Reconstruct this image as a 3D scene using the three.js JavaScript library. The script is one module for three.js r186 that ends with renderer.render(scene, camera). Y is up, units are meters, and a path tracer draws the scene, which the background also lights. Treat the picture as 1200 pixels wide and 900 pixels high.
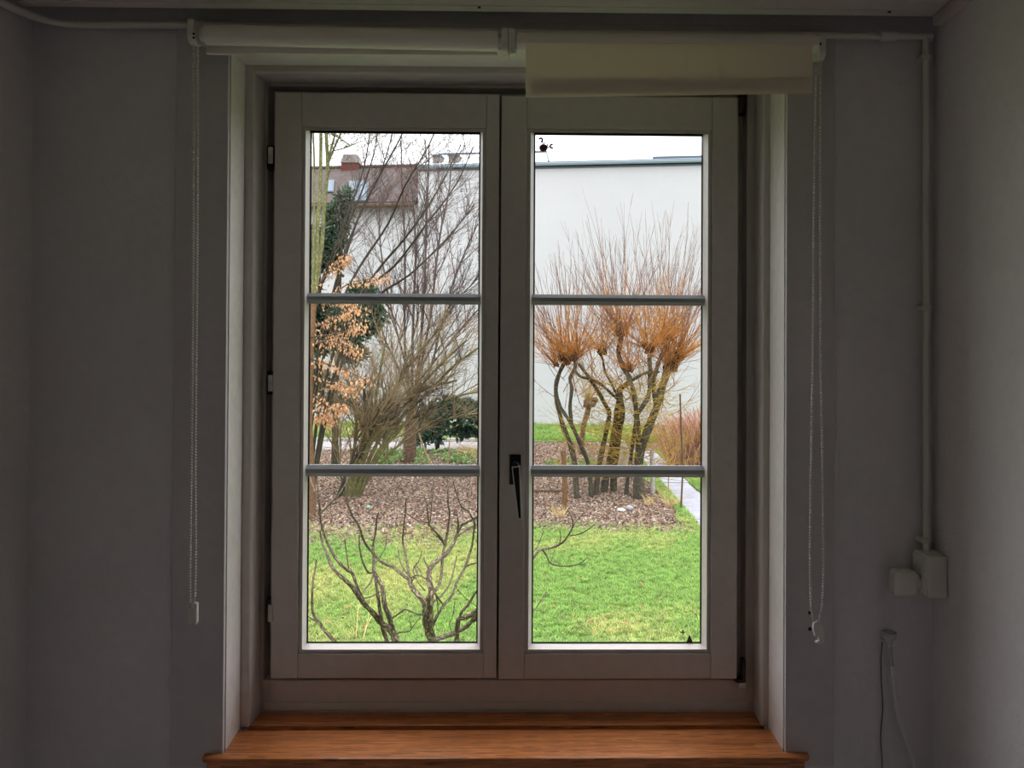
import * as THREE from 'three';
import { RoundedBoxGeometry } from 'three/addons/geometries/RoundedBoxGeometry.js';
import { mergeGeometries, mergeVertices } from 'three/addons/utils/BufferGeometryUtils.js';

// ------------------------------------------------------------------ camera, sky, exposure
const F = 900, CX = 650, CY = 402;                       // focal length and principal point, in pixels of the 1200 x 900 frame
const EYE = new THREE.Vector3(0, 1.65, 0);
const scene = new THREE.Scene();
const camera = new THREE.PerspectiveCamera(2 * Math.atan(450 / F) * 180 / Math.PI, 4 / 3, 0.05, 300);
camera.position.copy(EYE);
camera.rotation.order = 'YXZ';
camera.rotation.set(0.0080, -0.0140, 0.0050);
camera.setViewOffset(1200, 900, 600 - CX, 450 - CY, 1200, 900);
camera.updateMatrixWorld(true);

const renderer = new THREE.WebGLRenderer({ antialias: true });
renderer.toneMapping = THREE.LinearToneMapping;
renderer.toneMappingExposure = 1.0;
renderer.shadowMap.enabled = true;

// overcast sky: an even white cloud layer with soft, low-contrast clouds
const SKY = 4.8;                                        // radiance overhead; the usual overcast sky is a third as bright at the horizon
{
  const W = 512, H = 256, data = new Float32Array(W * H * 4);
  const h = (x, y, z) => { const s = Math.sin(x * 127.1 + y * 311.7 + z * 74.7) * 43758.5453; return s - Math.floor(s); };
  const vn = (x, y, z) => {
    const i = Math.floor(x), j = Math.floor(y), k = Math.floor(z), f = x - i, g = y - j, e = z - k;
    const a = f * f * (3 - 2 * f), b = g * g * (3 - 2 * g), c = e * e * (3 - 2 * e), L = (p, q, t) => p + (q - p) * t;
    return L(L(L(h(i, j, k), h(i + 1, j, k), a), L(h(i, j + 1, k), h(i + 1, j + 1, k), a), b), L(L(h(i, j, k + 1), h(i + 1, j, k + 1), a), L(h(i, j + 1, k + 1), h(i + 1, j + 1, k + 1), a), b), c);
  };
  for (let r = 0; r < H; r++) for (let c = 0; c < W; c++) {
    const up = ((r + 0.5) / H - 0.5) * Math.PI, az = ((c + 0.5) / W - 0.5) * 2 * Math.PI;
    const x = Math.cos(az) * Math.cos(up), y = Math.sin(up), z = Math.sin(az) * Math.cos(up);
    const n = 0.6 * vn(x * 4 + 9, y * 6 + 9, z * 4 + 9) + 0.4 * vn(x * 9 + 5, y * 14 + 5, z * 9 + 5);
    const v = SKY * (1 + 2 * Math.max(0, y)) / 3 * (0.88 + 0.24 * n), i = (r * W + c) * 4;
    data[i] = v * 0.985; data[i + 1] = v; data[i + 2] = v * 1.035; data[i + 3] = 1;
  }
  const t = new THREE.DataTexture(data, W, H, THREE.RGBAFormat, THREE.FloatType);
  t.mapping = THREE.EquirectangularReflectionMapping; t.magFilter = THREE.LinearFilter; t.needsUpdate = true;
  scene.background = t;
  scene.environment = t;
}

// ------------------------------------------------------------------ helpers
const V = (x, y, z) => new THREE.Vector3(x, y, z);
const rngOf = (a) => () => { a |= 0; a = (a + 0x6d2b79f5) | 0; let t = Math.imul(a ^ (a >>> 15), 1 | a); t = (t + Math.imul(t ^ (t >>> 7), 61 | t)) ^ t; return ((t ^ (t >>> 14)) >>> 0) / 4294967296; };
// a pixel gives a direction; the distance comes from the plane or ground it touches
const ray = (px, py) => { const d = V((px - CX) / F, -(py - CY) / F, -1).applyQuaternion(camera.quaternion); return d.multiplyScalar(-1 / d.z); };
const at = (px, py, depth) => ray(px, py).multiplyScalar(depth).add(EYE);
const GROUND = -0.85;
const onGround = (px, py) => { const d = ray(px, py); return d.multiplyScalar((GROUND - EYE.y) / d.y).add(EYE); };
const WZ = 1.8;                                           // distance of the window wall's casing from the camera

const used = {};
const numbered = (n) => { const k = (used[n] = (used[n] ?? -1) + 1); return k ? `${n}_${String(k).padStart(3, '0')}` : n; };
function tag(o, label, category, group, kind) { o.userData = { label, category }; if (group) o.userData.group = group; if (kind) o.userData.kind = kind; return o; }
function thing(name, label, category, group, kind) { const g = new THREE.Group(); g.name = numbered(name); scene.add(g); return tag(g, label, category, group, kind); }
function mesh(name, geo, mat, parent, label) {
  const m = new THREE.Mesh(geo, mat);
  m.name = parent ? name : numbered(name); m.castShadow = m.receiveShadow = true;
  if (label) m.userData.label = label;
  (parent || scene).add(m); return m;
}
function structure(name, geo, mat, label, category) { const m = mesh(name, geo, mat); tag(m, label, category, null, 'structure'); return m; }

function boxUV(g) {                                       // uv in metres, by the way each face points
  g = g.index ? g.toNonIndexed() : g;
  const p = g.attributes.position, uv = new Float32Array(p.count * 2), a = V(), b = V(), c = V();
  for (let i = 0; i < p.count; i += 3) {
    a.fromBufferAttribute(p, i); b.fromBufferAttribute(p, i + 1); c.fromBufferAttribute(p, i + 2);
    const n = b.clone().sub(a).cross(c.clone().sub(a)), x = Math.abs(n.x), y = Math.abs(n.y), z = Math.abs(n.z);
    [a, b, c].forEach((q, k) => {
      const u = x > y && x > z ? [q.z, q.y] : y > z ? [q.x, q.z] : [q.x, q.y];
      uv[(i + k) * 2] = u[0]; uv[(i + k) * 2 + 1] = u[1];
    });
  }
  g.setAttribute('uv', new THREE.BufferAttribute(uv, 2));
  return g;
}
function box(x0, x1, y0, y1, z0, z1, r = 0) {
  const w = Math.abs(x1 - x0), h = Math.abs(y1 - y0), d = Math.abs(z1 - z0);
  const g = r > 0 ? new RoundedBoxGeometry(w, h, d, 2, Math.min(r, w / 2.01, h / 2.01, d / 2.01)) : new THREE.BoxGeometry(w, h, d);
  g.translate((x0 + x1) / 2, (y0 + y1) / 2, (z0 + z1) / 2);
  return boxUV(g);
}
// a box whose front face covers the pixels x0..x1, y0..y1 on the plane at distance zf
const PX = (px, d, py = 450) => at(px, py, d).x, PY = (py, d, px = 600) => at(px, py, d).y;
const pbox = (x0, x1, y0, y1, zf, zb, r = 0) => box(PX(x0, zf, (y0 + y1) / 2), PX(x1, zf, (y0 + y1) / 2), PY(y1, zf, (x0 + x1) / 2), PY(y0, zf, (x0 + x1) / 2), -zb, -zf, r);
const merge = (l) => mergeGeometries(l.map((g) => { g = g.index ? g.toNonIndexed() : g; for (const k of Object.keys(g.attributes)) if (!['position', 'normal', 'uv'].includes(k)) g.deleteAttribute(k); return g; }));
function flat(tris) {                                     // triangles of Vector3s
  const g = new THREE.BufferGeometry(); g.setAttribute('position', new THREE.Float32BufferAttribute(tris.flatMap((v) => [v.x, v.y, v.z]), 3));
  g.computeVertexNormals(); return boxUV(g);
}
const turned = (g) => { g = g.index ? g.toNonIndexed() : g; for (const a of Object.values(g.attributes)) { const k = a.itemSize, d = a.array; for (let i = 0; i < a.count; i += 3) for (let j = 0; j < k; j++) { const t = d[(i + 1) * k + j]; d[(i + 1) * k + j] = d[(i + 2) * k + j]; d[(i + 2) * k + j] = t; } } return g; };   // swaps the side faces look to, after a mirroring
const quad = (a, b, c, d) => [a, b, c, a, c, d];
function solid(front, back) {                             // a closed prism between two rings of points (front seen counter-clockwise)
  const n = front.length, t = [];
  for (let i = 1; i < n - 1; i++) { t.push(front[0], front[i], front[i + 1]); t.push(back[0], back[i + 1], back[i]); }
  for (let i = 0; i < n; i++) { const j = (i + 1) % n; t.push(...quad(front[i], back[i], back[j], front[j])); }
  return flat(t.map((v) => v.clone()));
}

class Tubes {                                             // many tapering tubes in one geometry
  constructor() { this.p = []; this.n = []; this.uv = []; this.ix = []; }
  tube(pts, rad, sides = 5) {
    const b0 = this.p.length / 3, N = pts.length; let t = V(), nrm = V(), len = 0;
    for (let i = 0; i < N; i++) {
      t = pts[Math.min(i + 1, N - 1)].clone().sub(pts[Math.max(i - 1, 0)]).normalize();
      if (i === 0) nrm = (Math.abs(t.y) < 0.9 ? V(0, 1, 0) : V(1, 0, 0)).cross(t).normalize();
      else nrm.sub(t.clone().multiplyScalar(nrm.dot(t))).normalize();
      const bin = t.clone().cross(nrm);
      if (i) len += pts[i].distanceTo(pts[i - 1]);
      for (let k = 0; k <= sides; k++) {
        const a = (k / sides) * Math.PI * 2, c = Math.cos(a), s = Math.sin(a), x = nrm.x * c + bin.x * s, y = nrm.y * c + bin.y * s, z = nrm.z * c + bin.z * s;
        this.p.push(pts[i].x + x * rad[i], pts[i].y + y * rad[i], pts[i].z + z * rad[i]); this.n.push(x, y, z);
        this.uv.push((k / sides) * 0.25, len);
      }
    }
    for (let i = 0; i < N - 1; i++) for (let k = 0; k < sides; k++) { const a = b0 + i * (sides + 1) + k, b = a + sides + 1; this.ix.push(a, a + 1, b, b, a + 1, b + 1); }
    if (rad[0] > 0.004) for (const i of [0, N - 1]) {                              // closed ends
      const c = this.p.length / 3; t = pts[Math.min(i + 1, N - 1)].clone().sub(pts[Math.max(i - 1, 0)]).normalize().multiplyScalar(i ? 1 : -1);
      this.p.push(pts[i].x, pts[i].y, pts[i].z); this.n.push(t.x, t.y, t.z); this.uv.push(0, 0);
      for (let k = 0; k < sides; k++) { const a = b0 + i * (sides + 1) + k; this.ix.push(...(i ? [c, a, a + 1] : [c, a + 1, a])); }
    }
    return this;
  }
  geo() {
    const g = new THREE.BufferGeometry();
    g.setAttribute('position', new THREE.Float32BufferAttribute(this.p, 3)); g.setAttribute('normal', new THREE.Float32BufferAttribute(this.n, 3)); g.setAttribute('uv', new THREE.Float32BufferAttribute(this.uv, 2));
    g.setIndex(this.ix); return g;
  }
}
const smooth = (pts, n = 3) => new THREE.CatmullRomCurve3(pts, false, 'centripetal').getPoints((pts.length - 1) * n);
// lay a branch through pixels at a given distance; the last numbers are its widths in pixels at both ends
function traced(list, depthOf, w0, w1, n = 3) {
  const raw = list.map(([x, y]) => at(x, y, typeof depthOf === 'number' ? depthOf : depthOf(x, y))), pts = smooth(raw, n);
  const rad = pts.map((p, i) => { const t = i / (pts.length - 1); return ((w0 + (w1 - w0) * t) / 2) * (-p.z / F); });
  return [pts, rad];
}
function grow(tm, p, d, len, r, lev, o, R) {
  const n = Math.max(3, Math.ceil(len / (o.seg ?? 0.15))), pts = [p.clone()], rad = [r], dirs = [d.clone()];
  p = p.clone(); d = d.clone().normalize();
  for (let i = 0; i < n; i++) {
    d.add(V((R() - 0.5) * o.wig, (R() - 0.5) * o.wig + (o.up ?? 0), (R() - 0.5) * o.wig)).normalize();
    p.addScaledVector(d, len / n); pts.push(p.clone()); dirs.push(d.clone()); rad.push(r * (1 - (1 - (o.tip ?? 0.3)) * ((i + 1) / n)));
  }
  tm.tube(pts, rad, r > 0.02 ? 6 : r > 0.008 ? 4 : 3);
  if (lev <= 0) return;
  for (let k = 0; k < o.n[lev]; k++) {
    const t = (o.t0 ?? 0.2) + (1 - (o.t0 ?? 0.2)) * (k + R()) / o.n[lev], i = Math.min(n, Math.round(t * n)), a = (o.ang ?? 0.7) * (0.6 + 0.8 * R());
    const ax = V(R() - 0.5, R() - 0.5, R() - 0.5).cross(dirs[i]).normalize(), cd = dirs[i].clone().applyAxisAngle(ax, a);
    grow(tm, pts[i], cd, len * (o.lr ?? 0.5) * (1.1 - 0.6 * t) * (0.7 + 0.6 * R()), Math.max(rad[i] * (o.rr ?? 0.6), o.rmin ?? 0.002), lev - 1, o, R);
  }
}
function scatter(name, geo, mat, list, parent) {          // list of {p, q, s, c}
  const im = new THREE.InstancedMesh(geo, mat, list.length), m = new THREE.Matrix4();
  list.forEach((e, i) => { im.setMatrixAt(i, m.compose(e.p, e.q, e.s)); if (e.c) im.setColorAt(i, e.c); });
  im.name = parent ? name : numbered(name); im.castShadow = im.receiveShadow = true; im.userData.kind = 'stuff';
  (parent || scene).add(im); return im;
}
const quatOf = (x, y, z) => new THREE.Quaternion().setFromEuler(new THREE.Euler(x, y, z));
const lin = (r, g, b) => new THREE.Color().setRGB(r, g, b);

// tileable value noise
function noiseGrid(seed) {
  const R = rngOf(seed), T = new Float32Array(65536); for (let i = 0; i < 65536; i++) T[i] = R();
  const g = (x, y, P) => T[(((y % P) + P) % P) * 256 + (((x % P) + P) % P)];
  const n = (x, y, P) => { const i = Math.floor(x), j = Math.floor(y), f = x - i, e = y - j, a = f * f * (3 - 2 * f), b = e * e * (3 - 2 * e); const p = g(i, j, P), q = g(i + 1, j, P), r = g(i, j + 1, P), s = g(i + 1, j + 1, P); return p + (q - p) * a + (r - p) * b + (p - q - r + s) * a * b; };
  return (u, v, f, oct = 4) => { let s = 0, a = 0.5, t = 0; for (let k = 0; k < oct && f <= 256; k++, f *= 2, a *= 0.5) { s += a * n(u * f, v * f, f); t += a; } return s / t; };
}
function tex(w, h, fn, srgb = true, rep = [1, 1]) {
  const d = new Uint8Array(w * h * 4), c = (x) => Math.max(0, Math.min(255, Math.round(x * 255)));
  for (let y = 0; y < h; y++) for (let x = 0; x < w; x++) { const o = fn(x / w, y / h, x, y), i = (y * w + x) * 4; if (typeof o === 'number') d[i] = d[i + 1] = d[i + 2] = c(o); else { d[i] = c(o[0]); d[i + 1] = c(o[1]); d[i + 2] = c(o[2]); } d[i + 3] = 255; }
  const t = new THREE.DataTexture(d, w, h); t.wrapS = t.wrapT = THREE.RepeatWrapping; t.magFilter = THREE.LinearFilter; t.minFilter = THREE.LinearMipmapLinearFilter; t.generateMipmaps = true;
  t.repeat.set(...rep); if (srgb) t.colorSpace = THREE.SRGBColorSpace; t.needsUpdate = true; return t;
}
const N1 = noiseGrid(11), N2 = noiseGrid(23), N3 = noiseGrid(37);
const mixc = (a, b, t) => a.map((x, i) => x + (b[i] - x) * t);
const sat = (x) => Math.max(0, Math.min(1, x));
const std = (o) => new THREE.MeshStandardMaterial({ roughness: 0.8, metalness: 0, ...o });

// ------------------------------------------------------------------ materials
const M = {};
const plasterBump = tex(512, 512, (u, v) => 0.65 * N1(u, v, 32, 4) + 0.35 * N2(u, v, 128, 2), false, [2, 2]);
const plasterTone = tex(256, 256, (u, v) => { const n = N3(u, v, 4, 5), s = N1(u, v, 64, 2); const k = 0.93 + 0.07 * n - 0.03 * s; return [k, k * 0.995, k]; }, true, [0.8, 0.8]);
M.wall = std({ color: '#f1ecec', map: plasterTone, bumpMap: plasterBump, bumpScale: 0.0016, roughness: 0.92 });
M.paint = std({ color: '#d8d0cc', map: tex(256, 256, (u, v) => { const n = 0.95 + 0.05 * N2(u * 1, v * 1, 16, 4); return [n, n * 0.997, n * 0.993]; }, true, [3, 3]), bumpMap: tex(256, 256, (u, v) => 0.6 * N2(u, v, 16, 3) + 0.4 * N1(u, v, 128, 1), false, [4, 1]), bumpScale: 0.0003, roughness: 0.48 });
M.lining = std({ color: '#f3ece9', map: M.paint.map, bumpMap: plasterBump, bumpScale: 0.0009, roughness: 0.6 });
M.casing = std({ color: '#dcd5d5', map: plasterTone, bumpMap: plasterBump, bumpScale: 0.0007, roughness: 0.7 });
M.ceiling = std({ color: '#ede3df', map: M.paint.map, roughness: 0.5 });
M.plastic = std({ color: '#e2ddd6', roughness: 0.42 });
M.blind = std({ color: '#efe6dd', roughness: 0.9, bumpMap: tex(128, 128, (u, v, x, y) => ((x % 4 < 2) !== (y % 4 < 2) ? 0.7 : 0.3), false, [30, 30]), bumpScale: 0.00015 });
M.blindCloth = new THREE.MeshPhysicalMaterial({ color: '#fbf1e6', roughness: 1, transmission: 0.5, thickness: 0 });
M.dark = std({ color: '#17151a', roughness: 0.6 });
M.gasket = std({ color: '#15131c', roughness: 0.7 });
M.metal = std({ color: '#e6e3dc', roughness: 0.3, metalness: 0.25 });
M.hinge = std({ color: '#d6d2ce', roughness: 0.45 });
M.hingeDark = std({ color: '#3a3634', roughness: 0.5, metalness: 0.5 });
M.handleDark = std({ color: '#1d1c1d', roughness: 0.3, metalness: 0.2 });
M.glass = new THREE.MeshPhysicalMaterial({ color: '#ffffff', roughness: 0, transmission: 1, thickness: 0, ior: 1.45 });
M.clear = new THREE.MeshPhysicalMaterial({ color: '#ffffff', roughness: 0.1, transmission: 0.55, thickness: 0.01, ior: 1.45 });
const oak = tex(1024, 512, (u, v) => {
  const warp = 0.012 * N1(u, v, 4, 3), g = N2((u * 0.22 + warp) % 1, (v + warp * 2) % 1, 64, 3), fine = N3((u * 0.11) % 1, v, 256, 1), big = N1(u, v, 3, 3), fleck = N3(u, v, 64, 2);
  const pore = fine > 0.72 ? 0.75 : 1; let c = mixc([0.68, 0.38, 0.20], [0.90, 0.57, 0.34], sat(g * 1.1)); c = mixc(c, [0.95, 0.65, 0.42], 0.35 * big);
  const k = pore * (0.92 + 0.16 * fleck); return c.map((x) => x * k);
}, true, [0.62, 2.2]);
oak.offset.set(0.55, 0);
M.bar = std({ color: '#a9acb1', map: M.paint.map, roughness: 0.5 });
M.oak = std({ map: oak, color: '#ffffff', roughness: 0.3, bumpMap: tex(512, 512, (u, v) => N3((u * 0.22) % 1, v, 128, 2), false, [0.62, 2.2]), bumpScale: 0.0003 });
M.floor = std({ color: '#d3cecc', map: plasterTone, roughness: 0.5 });
// outdoors
const barkOf = (a, b, spots, sc = [4, 3]) => tex(256, 256, (u, v) => { const n = N1(u, (v * 0.5) % 1, 32, 4), s = N2(u, v, 24, 3); let c = mixc(a, b, sat(n * 1.4 - 0.2)); if (spots) c = mixc(c, spots, sat((s - 0.56) * 9) * 0.85); return c; }, true, sc);
const barkBump = tex(256, 256, (u, v) => N1(u, (v * 0.5) % 1, 32, 4), false, [4, 3]);
const bark = (a, b, s, bs = 0.006) => std({ map: barkOf(a, b, s), bumpMap: barkBump, bumpScale: bs, roughness: 0.95 });
M.barkBrown = bark([0.25, 0.19, 0.14], [0.50, 0.40, 0.31], null, 0.015);
M.barkDark = bark([0.13, 0.11, 0.09], [0.30, 0.26, 0.21], [0.30, 0.33, 0.20]);
M.barkMoss = bark([0.28, 0.27, 0.19], [0.50, 0.50, 0.31], [0.58, 0.60, 0.35]);
M.barkOlive = bark([0.26, 0.24, 0.15], [0.48, 0.46, 0.30], [0.52, 0.55, 0.30]);
M.barkOrange = bark([0.30, 0.22, 0.14], [0.52, 0.38, 0.25], null);
M.tip = bark([0.40, 0.30, 0.26], [0.58, 0.45, 0.38], null, 0.001);
M.twigGrey = bark([0.24, 0.20, 0.18], [0.40, 0.34, 0.31], null, 0.001);
M.twigOlive = bark([0.44, 0.38, 0.28], [0.68, 0.60, 0.46], null, 0.001);
M.twigRed = bark([0.36, 0.24, 0.22], [0.52, 0.36, 0.33], null, 0.001);
M.shoot = bark([0.64, 0.40, 0.14], [0.88, 0.60, 0.25], null, 0.001);
M.shootGold = bark([0.66, 0.46, 0.20], [0.88, 0.66, 0.34], null, 0.001);
M.shootBrown = bark([0.44, 0.28, 0.16], [0.66, 0.44, 0.27], null, 0.001);
M.shootYellow = bark([0.52, 0.42, 0.14], [0.78, 0.64, 0.28], null, 0.001);
M.knuckle = bark([0.18, 0.11, 0.07], [0.44, 0.26, 0.13], null, 0.03);
M.shrub = bark([0.15, 0.12, 0.09], [0.43, 0.36, 0.28], [0.66, 0.61, 0.50], 0.003);  // pale spots paint in the lit side of the branches, along with lichen
M.render = std({ color: '#bebfc1', map: tex(512, 512, (u, v) => { const n = 0.955 + 0.045 * N1(u, v, 4, 5) - 0.012 * N2(u, v, 64, 2); return [n, n, n]; }, true, [0.12, 0.12]), bumpMap: plasterBump, bumpScale: 0.004, roughness: 0.95 });
M.zinc = std({ color: '#a6b9ca', roughness: 0.45, metalness: 0.35 });
M.zincDark = std({ color: '#4a5560', roughness: 0.5, metalness: 0.3 });
M.sheet = std({ color: '#d9dbdc', roughness: 0.6 });
M.brick = std({ map: tex(256, 256, (u, v) => mixc([0.30, 0.13, 0.11], [0.42, 0.21, 0.18], N1(u, v, 16, 3))), roughness: 0.9 });
M.cement = std({ map: tex(128, 128, (u, v) => mixc([0.42, 0.40, 0.39], [0.58, 0.55, 0.53], N2(u, v, 16, 3))), roughness: 0.9 });
M.tile = std({ map: tex(512, 512, (u, v) => { const c = mixc([0.17, 0.13, 0.125], [0.36, 0.29, 0.27], N1(u, v, 64, 3)); return mixc(c, [0.30, 0.30, 0.27], 0.5 * sat(N2(u, v, 8, 4) * 2 - 0.8)); }, true, [0.4, 0.4]), bumpMap: tex(256, 256, (u, v) => ((v * 12) % 1) * 0.7 + 0.3 * Math.abs(Math.sin(u * Math.PI * 16)), false, [0.33, 0.33]), bumpScale: 0.03, roughness: 0.9 });
M.roofGlass = std({ color: '#5f6d79', roughness: 0.75 });
M.soil = std({ map: tex(1024, 1024, (u, v) => { const a = N1(u, v, 128, 2), b = N2(u, v, 12, 4); let c = mixc([0.24, 0.18, 0.15], [0.62, 0.51, 0.44], sat(a * 1.5 - 0.25)); return mixc(c, [0.46, 0.37, 0.36], 0.35 * b); }, true, [0.4, 0.4]), bumpMap: tex(512, 512, (u, v) => N1(u, v, 128, 2), false, [0.8, 0.8]), bumpScale: 0.03, roughness: 1 });
M.lawn = std({ map: tex(1024, 1024, (u, v) => { const a = N1(u, v, 128, 2), b = N2(u, v, 6, 4), d = N3(u, v, 16, 3); let c = mixc([0.24, 0.38, 0.11], [0.48, 0.63, 0.24], sat(a * 1.4 - 0.2)); c = mixc(c, [0.58, 0.56, 0.24], sat((b - 0.48) * 2.4) * 0.7); return mixc(c, [0.28, 0.24, 0.14], sat((d - 0.6) * 5) * 0.4); }, true, [0.3, 0.3]), bumpMap: tex(512, 512, (u, v) => N1(u, v, 128, 2), false, [1, 1]), bumpScale: 0.02, roughness: 1 });
M.gravel = std({ map: tex(512, 512, (u, v) => mixc([0.44, 0.42, 0.42], [0.74, 0.72, 0.71], N1(u, v, 128, 2)), true, [0.8, 0.8]), bumpMap: barkBump, bumpScale: 0.004, roughness: 1 });
M.slab = std({ map: tex(512, 512, (u, v) => mixc([0.46, 0.46, 0.49], [0.70, 0.70, 0.73], 0.5 * N1(u, v, 64, 3) + 0.5 * N2(u, v, 8, 3)), true, [0.9, 0.9]), roughness: 0.9 });
M.stone = std({ map: tex(256, 256, (u, v) => mixc([0.50, 0.49, 0.47], [0.82, 0.80, 0.77], N2(u, v, 12, 4)), true, [3, 3]), bumpMap: plasterBump, bumpScale: 0.01, roughness: 0.95 });
const leafMat = (o) => new THREE.MeshPhysicalMaterial({ color: '#ffffff', roughness: 0.9, transmission: 0.25, thickness: 0, ...o });
M.leaf = leafMat({});
M.leafGloss = leafMat({ roughness: 0.45, transmission: 0.1 });

// ------------------------------------------------------------------ the room
const XL = PX(35, 1.81), XR = PX(1093, 1.81), FLOOR = 0, CEIL = at(600, 14.5, 1.76).y, BACK = 1.3, TH = 0.35;
const OX0 = PX(258, 1.81), OX1 = PX(929, 1.81), OY0 = PY(897, 1.81), OY1 = PY(50, 1.81), TOP = CEIL + 0.4;
structure('wall_back', merge([
  box(XL - TH, OX0, GROUND - 0.2, TOP, -1.81 - TH, -1.81), box(OX1, XR + TH, GROUND - 0.2, TOP, -1.81 - TH, -1.81),
  box(OX0, OX1, OY1, TOP, -1.81 - TH, -1.81), box(OX0, OX1, GROUND - 0.2, OY0, -1.81 - TH, -1.81)]), M.wall, 'grey-white plastered wall around the window', 'wall');
structure('wall_left', box(XL - TH, XL, GROUND - 0.2, TOP, -1.81, BACK), M.wall, 'grey-white plastered side wall the bent conduit runs along', 'wall');
structure('wall_right', box(XR, XR + TH, GROUND - 0.2, TOP, -1.81, BACK), M.wall, 'rough grey-white plastered side wall next to the socket', 'wall');
structure('wall_front', box(XL - TH, XR + TH, GROUND - 0.2, TOP, BACK, BACK + TH), M.wall, 'plastered wall facing the window', 'wall');
structure('floor', box(XL, XR, -0.15, FLOOR, -1.81, BACK), M.floor, 'wooden floor of the room', 'floor');
{
  const c = thing('ceiling', 'off-white ceiling of narrow painted planks', 'ceiling', null, 'structure');
  mesh('ceiling_slab', box(XL - TH, XR + TH, CEIL + 0.3, TOP, -1.81 - TH, BACK), M.wall, c);
  let z = -1.76, k = 0;
  while (z < BACK - 0.01) {
    const w = k === 0 ? 0.032 : 0.092, z1 = Math.min(z + w, BACK - 0.005);
    mesh('plank', box(XL + 0.012, XR - 0.03, CEIL, CEIL + 0.016, z + 0.0016, z1 - 0.0016, 0.002), M.ceiling, c);
    if (k % 6 === 1) mesh('batten', box(XL + 0.01, XR - 0.03, CEIL + 0.016, CEIL + 0.3, z + 0.02, z + 0.05), M.ceiling, c);
    z += w; k++;
  }
  mesh('nail', new THREE.CylinderGeometry(0.004, 0.004, 0.004, 10).translate(at(562, 6, 1.74).x, CEIL + 0.0005, -1.735), M.dark, c, 'dark nail head in plank');
  mesh('nail', new THREE.CylinderGeometry(0.004, 0.004, 0.004, 10).translate(at(1041, 9, 1.74).x, CEIL + 0.0005, -1.735), M.dark, c, 'dark nail head in plank');
  structure('trim', new THREE.BoxGeometry(0.02, 0.022, BACK + 1.77).translate(XR - 0.011, CEIL - 0.005, (BACK - 1.77) / 2), M.ceiling, 'narrow painted strip between ceiling planks and right wall', 'trim').name = 'trim_4';
}
// casing boards round the opening
const casing = (name, g, label) => { const m = structure('casing', g, M.casing, label, 'trim'); m.name = name; return m; };
{
  const zf = 1.8, zb = 1.8115, yb = PY(899, zf), yt = PY(26, zf);
  casing('trim_1', box(PX(203, zf), PX(264.5, zf), yb, yt, -zb, -zf, 0.002), 'flat painted casing board left of the window behind the bead chain');
  const r = casing('trim_2', box(PX(921.5, zf), PX(978, zf), yb, yt, -zb, -zf, 0.002), 'flat painted casing board right of the window with two dark screws');
  casing('trim_3', box(PX(264.5, zf) + 0.0005, PX(921.5, zf) - 0.0005, PY(58, zf), yt, -zb, -zf, 0.002), 'flat painted casing board above the window behind the blinds');
  for (const py of [718, 737]) mesh('screw', new THREE.CylinderGeometry(0.0045, 0.0045, 0.004, 12).rotateX(Math.PI / 2).translate(...at(949, py, zf).toArray()), M.dark, r, 'small dark screw');
}

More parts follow.
